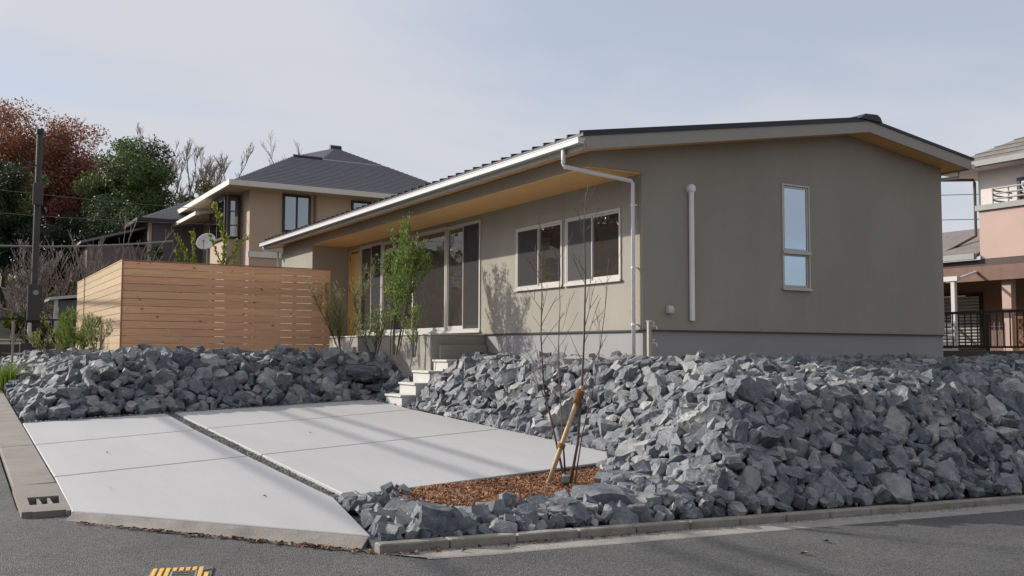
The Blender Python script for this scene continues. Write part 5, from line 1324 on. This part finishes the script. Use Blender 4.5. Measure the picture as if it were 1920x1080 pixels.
def at(p, D):
    r_ = (p-960)/F_PX*D; q = f0*D + r0*r_; return q.x, q.y
rr = random.Random(77)
def gzz(x, y): return float(hillz(x, y)) if y > 34 else 1.33
def ct(p, D, ytop, wpx, *a, **k):
    x, y = at(p, D); zt_ = CZ + (655-ytop)/F_PX*D; rx = wpx/2/F_PX*D
    return (x, y, gzz(max(x, 1.5), y), zt_, rx)
specs = [
    ('maple_tree', 'big autumn tree with rust red leaves at the far left edge', 5, 56, 200, 300, 52000, ['lf_red', 'lf_orange'], .14, .35, 110),
    ('maple_tree', 'autumn tree with orange red leaves right behind the service pole', 110, 54, 216, 210, 36000, ['lf_orange', 'lf_red', 'lf_red'], .135, .25, 90),
    ('evergreen_tree', 'large round dark green tree right of the red autumn trees', 243, 51, 240, 195, 64000, ['lf_green', 'lf_green', 'lf_green', 'lf_dark'], .13, .10, 150),
    ('evergreen_tree', 'dark green tree in front of the red tree at the left edge', 10, 45, 285, 150, 24000, ['lf_dark', 'lf_dark', 'lf_green'], .12, .1, 90),
    ('evergreen_tree', 'dark lower evergreen between service pole and big green tree', 115, 44, 390, 160, 18000, ['lf_dark'], .13, .05, 70),
    ('evergreen_tree', 'dark lower evergreen before the big green tree', 235, 46, 372, 210, 22000, ['lf_dark', 'lf_dark', 'lf_green'], .13, .05, 80),
    ('evergreen_tree', 'dark bushy evergreen left of the neighbour roof', 385, 60, 340, 150, 14000, ['lf_dark', 'lf_olive'], .17, .1, 60),
    ('evergreen_tree', 'dark evergreen behind the grey house roof', 325, 57, 365, 150, 14000, ['lf_dark'], .17, .05, 60),
]
for nm, lb, p, D, yt_, w_, n_, ms, ls, zl, nc in specs:
    x, y, zg, zt_, rx = ct(p, D, yt_, w_); crown_tree(nm, lb, x, y, zg, zt_, rx, n_, [M[m_] for m_ in ms], ls, rr, zl, nc)
for p, D, yt_, lb in ((335, 62, 300, 'bare tree above the grey house roof, left one'), (375, 63, 303, 'bare tree above the grey house roof, middle one'), (420, 66, 322, 'bare tree above the grey house roof, right one'), (530, 66, 312, 'small bare tree top peeping over the neighbour roof'), (160, 60, 250, 'bare tree rising behind the red and green trees')):
    x, y, zg, zt_, rx = ct(p, D, yt_, 100); bare_tree(lb, x, y, zg, zt_, rr, M['twig_grey'], 3, 3, .5, 'tree', .30, 'bare_tree', .009, None, (6, 8))
for p, D, yt_, mat, lb in ((25, 37, 470, 'twig_grey', 'bare grey brown shrub at the left edge above the railing'), (125, 37, 462, 'twig_grey', 'pale bare shrub between the service pole and the fence'), (90, 35, 500, 'twig', 'bare brownish shrub just right of the service pole'), (10, 33, 530, 'twig_grey', 'thin bare shrub behind the black railing')):
    x, y, zg, zt_, rx = ct(p, D, yt_, 100); bare_tree(lb, x, y, zg, zt_, rr, M[mat], 6, 2, .3, 'shrub', .45, 'bare_shrub', .010, None, (6, 9))
for p, D, yt_, w_, n_, m_, lb in ((35, 36, 500, 60, 1300, 'lf_bright', 'yellow green bush left of the service pole'), (112, 34, 578, 70, 1500, 'lf_green', 'dark green bush hiding the foot of the white shed'), (125, 42, 500, 110, 2200, 'lf_olive', 'olive green bush left of the sunlit fence side'), (80, 33, 560, 90, 1700, 'lf_olive', 'loose green bush behind the service pole base'), (20, 40, 560, 120, 1500, 'lf_green', 'dark green bush low at the left edge'), (165, 42, 470, 90, 1600, 'lf_dark', 'dark bush behind the far fence end'), (300, 40, 455, 120, 1500, 'lf_dark', 'dark hedge bush below the grey house')):
    x, y, zg, zt_, rx = ct(p, D, yt_, w_); crown_tree('bush', lb, x, y, 1.0, zt_, rx, n_, [M[m_]], .15, rr, .0, 14, 'bush')
# trees across the side road (mirrored in the panes)
for k, (x, y, zt_, rx, lb) in enumerate(((-17, 54, 14, 6, 'dark evergreen across the side road left of the opposite house'), (-25, 44, 14, 6, 'dark evergreen across the side road nearest the junction'), (-5, 64, 15, 6, 'dark evergreen behind the opposite house'), (-33, 50, 17, 7, 'tallest dark evergreen across the side road'), (-15.5, 45, 13, 4.5, 'broad olive tree at the left corner of the opposite house'))):
    crown_tree('evergreen_tree', lb, x, y, 1.5, zt_, rx, 5500, [M['lf_olive'], M['lf_orange']], .55, rr, .05, 34)
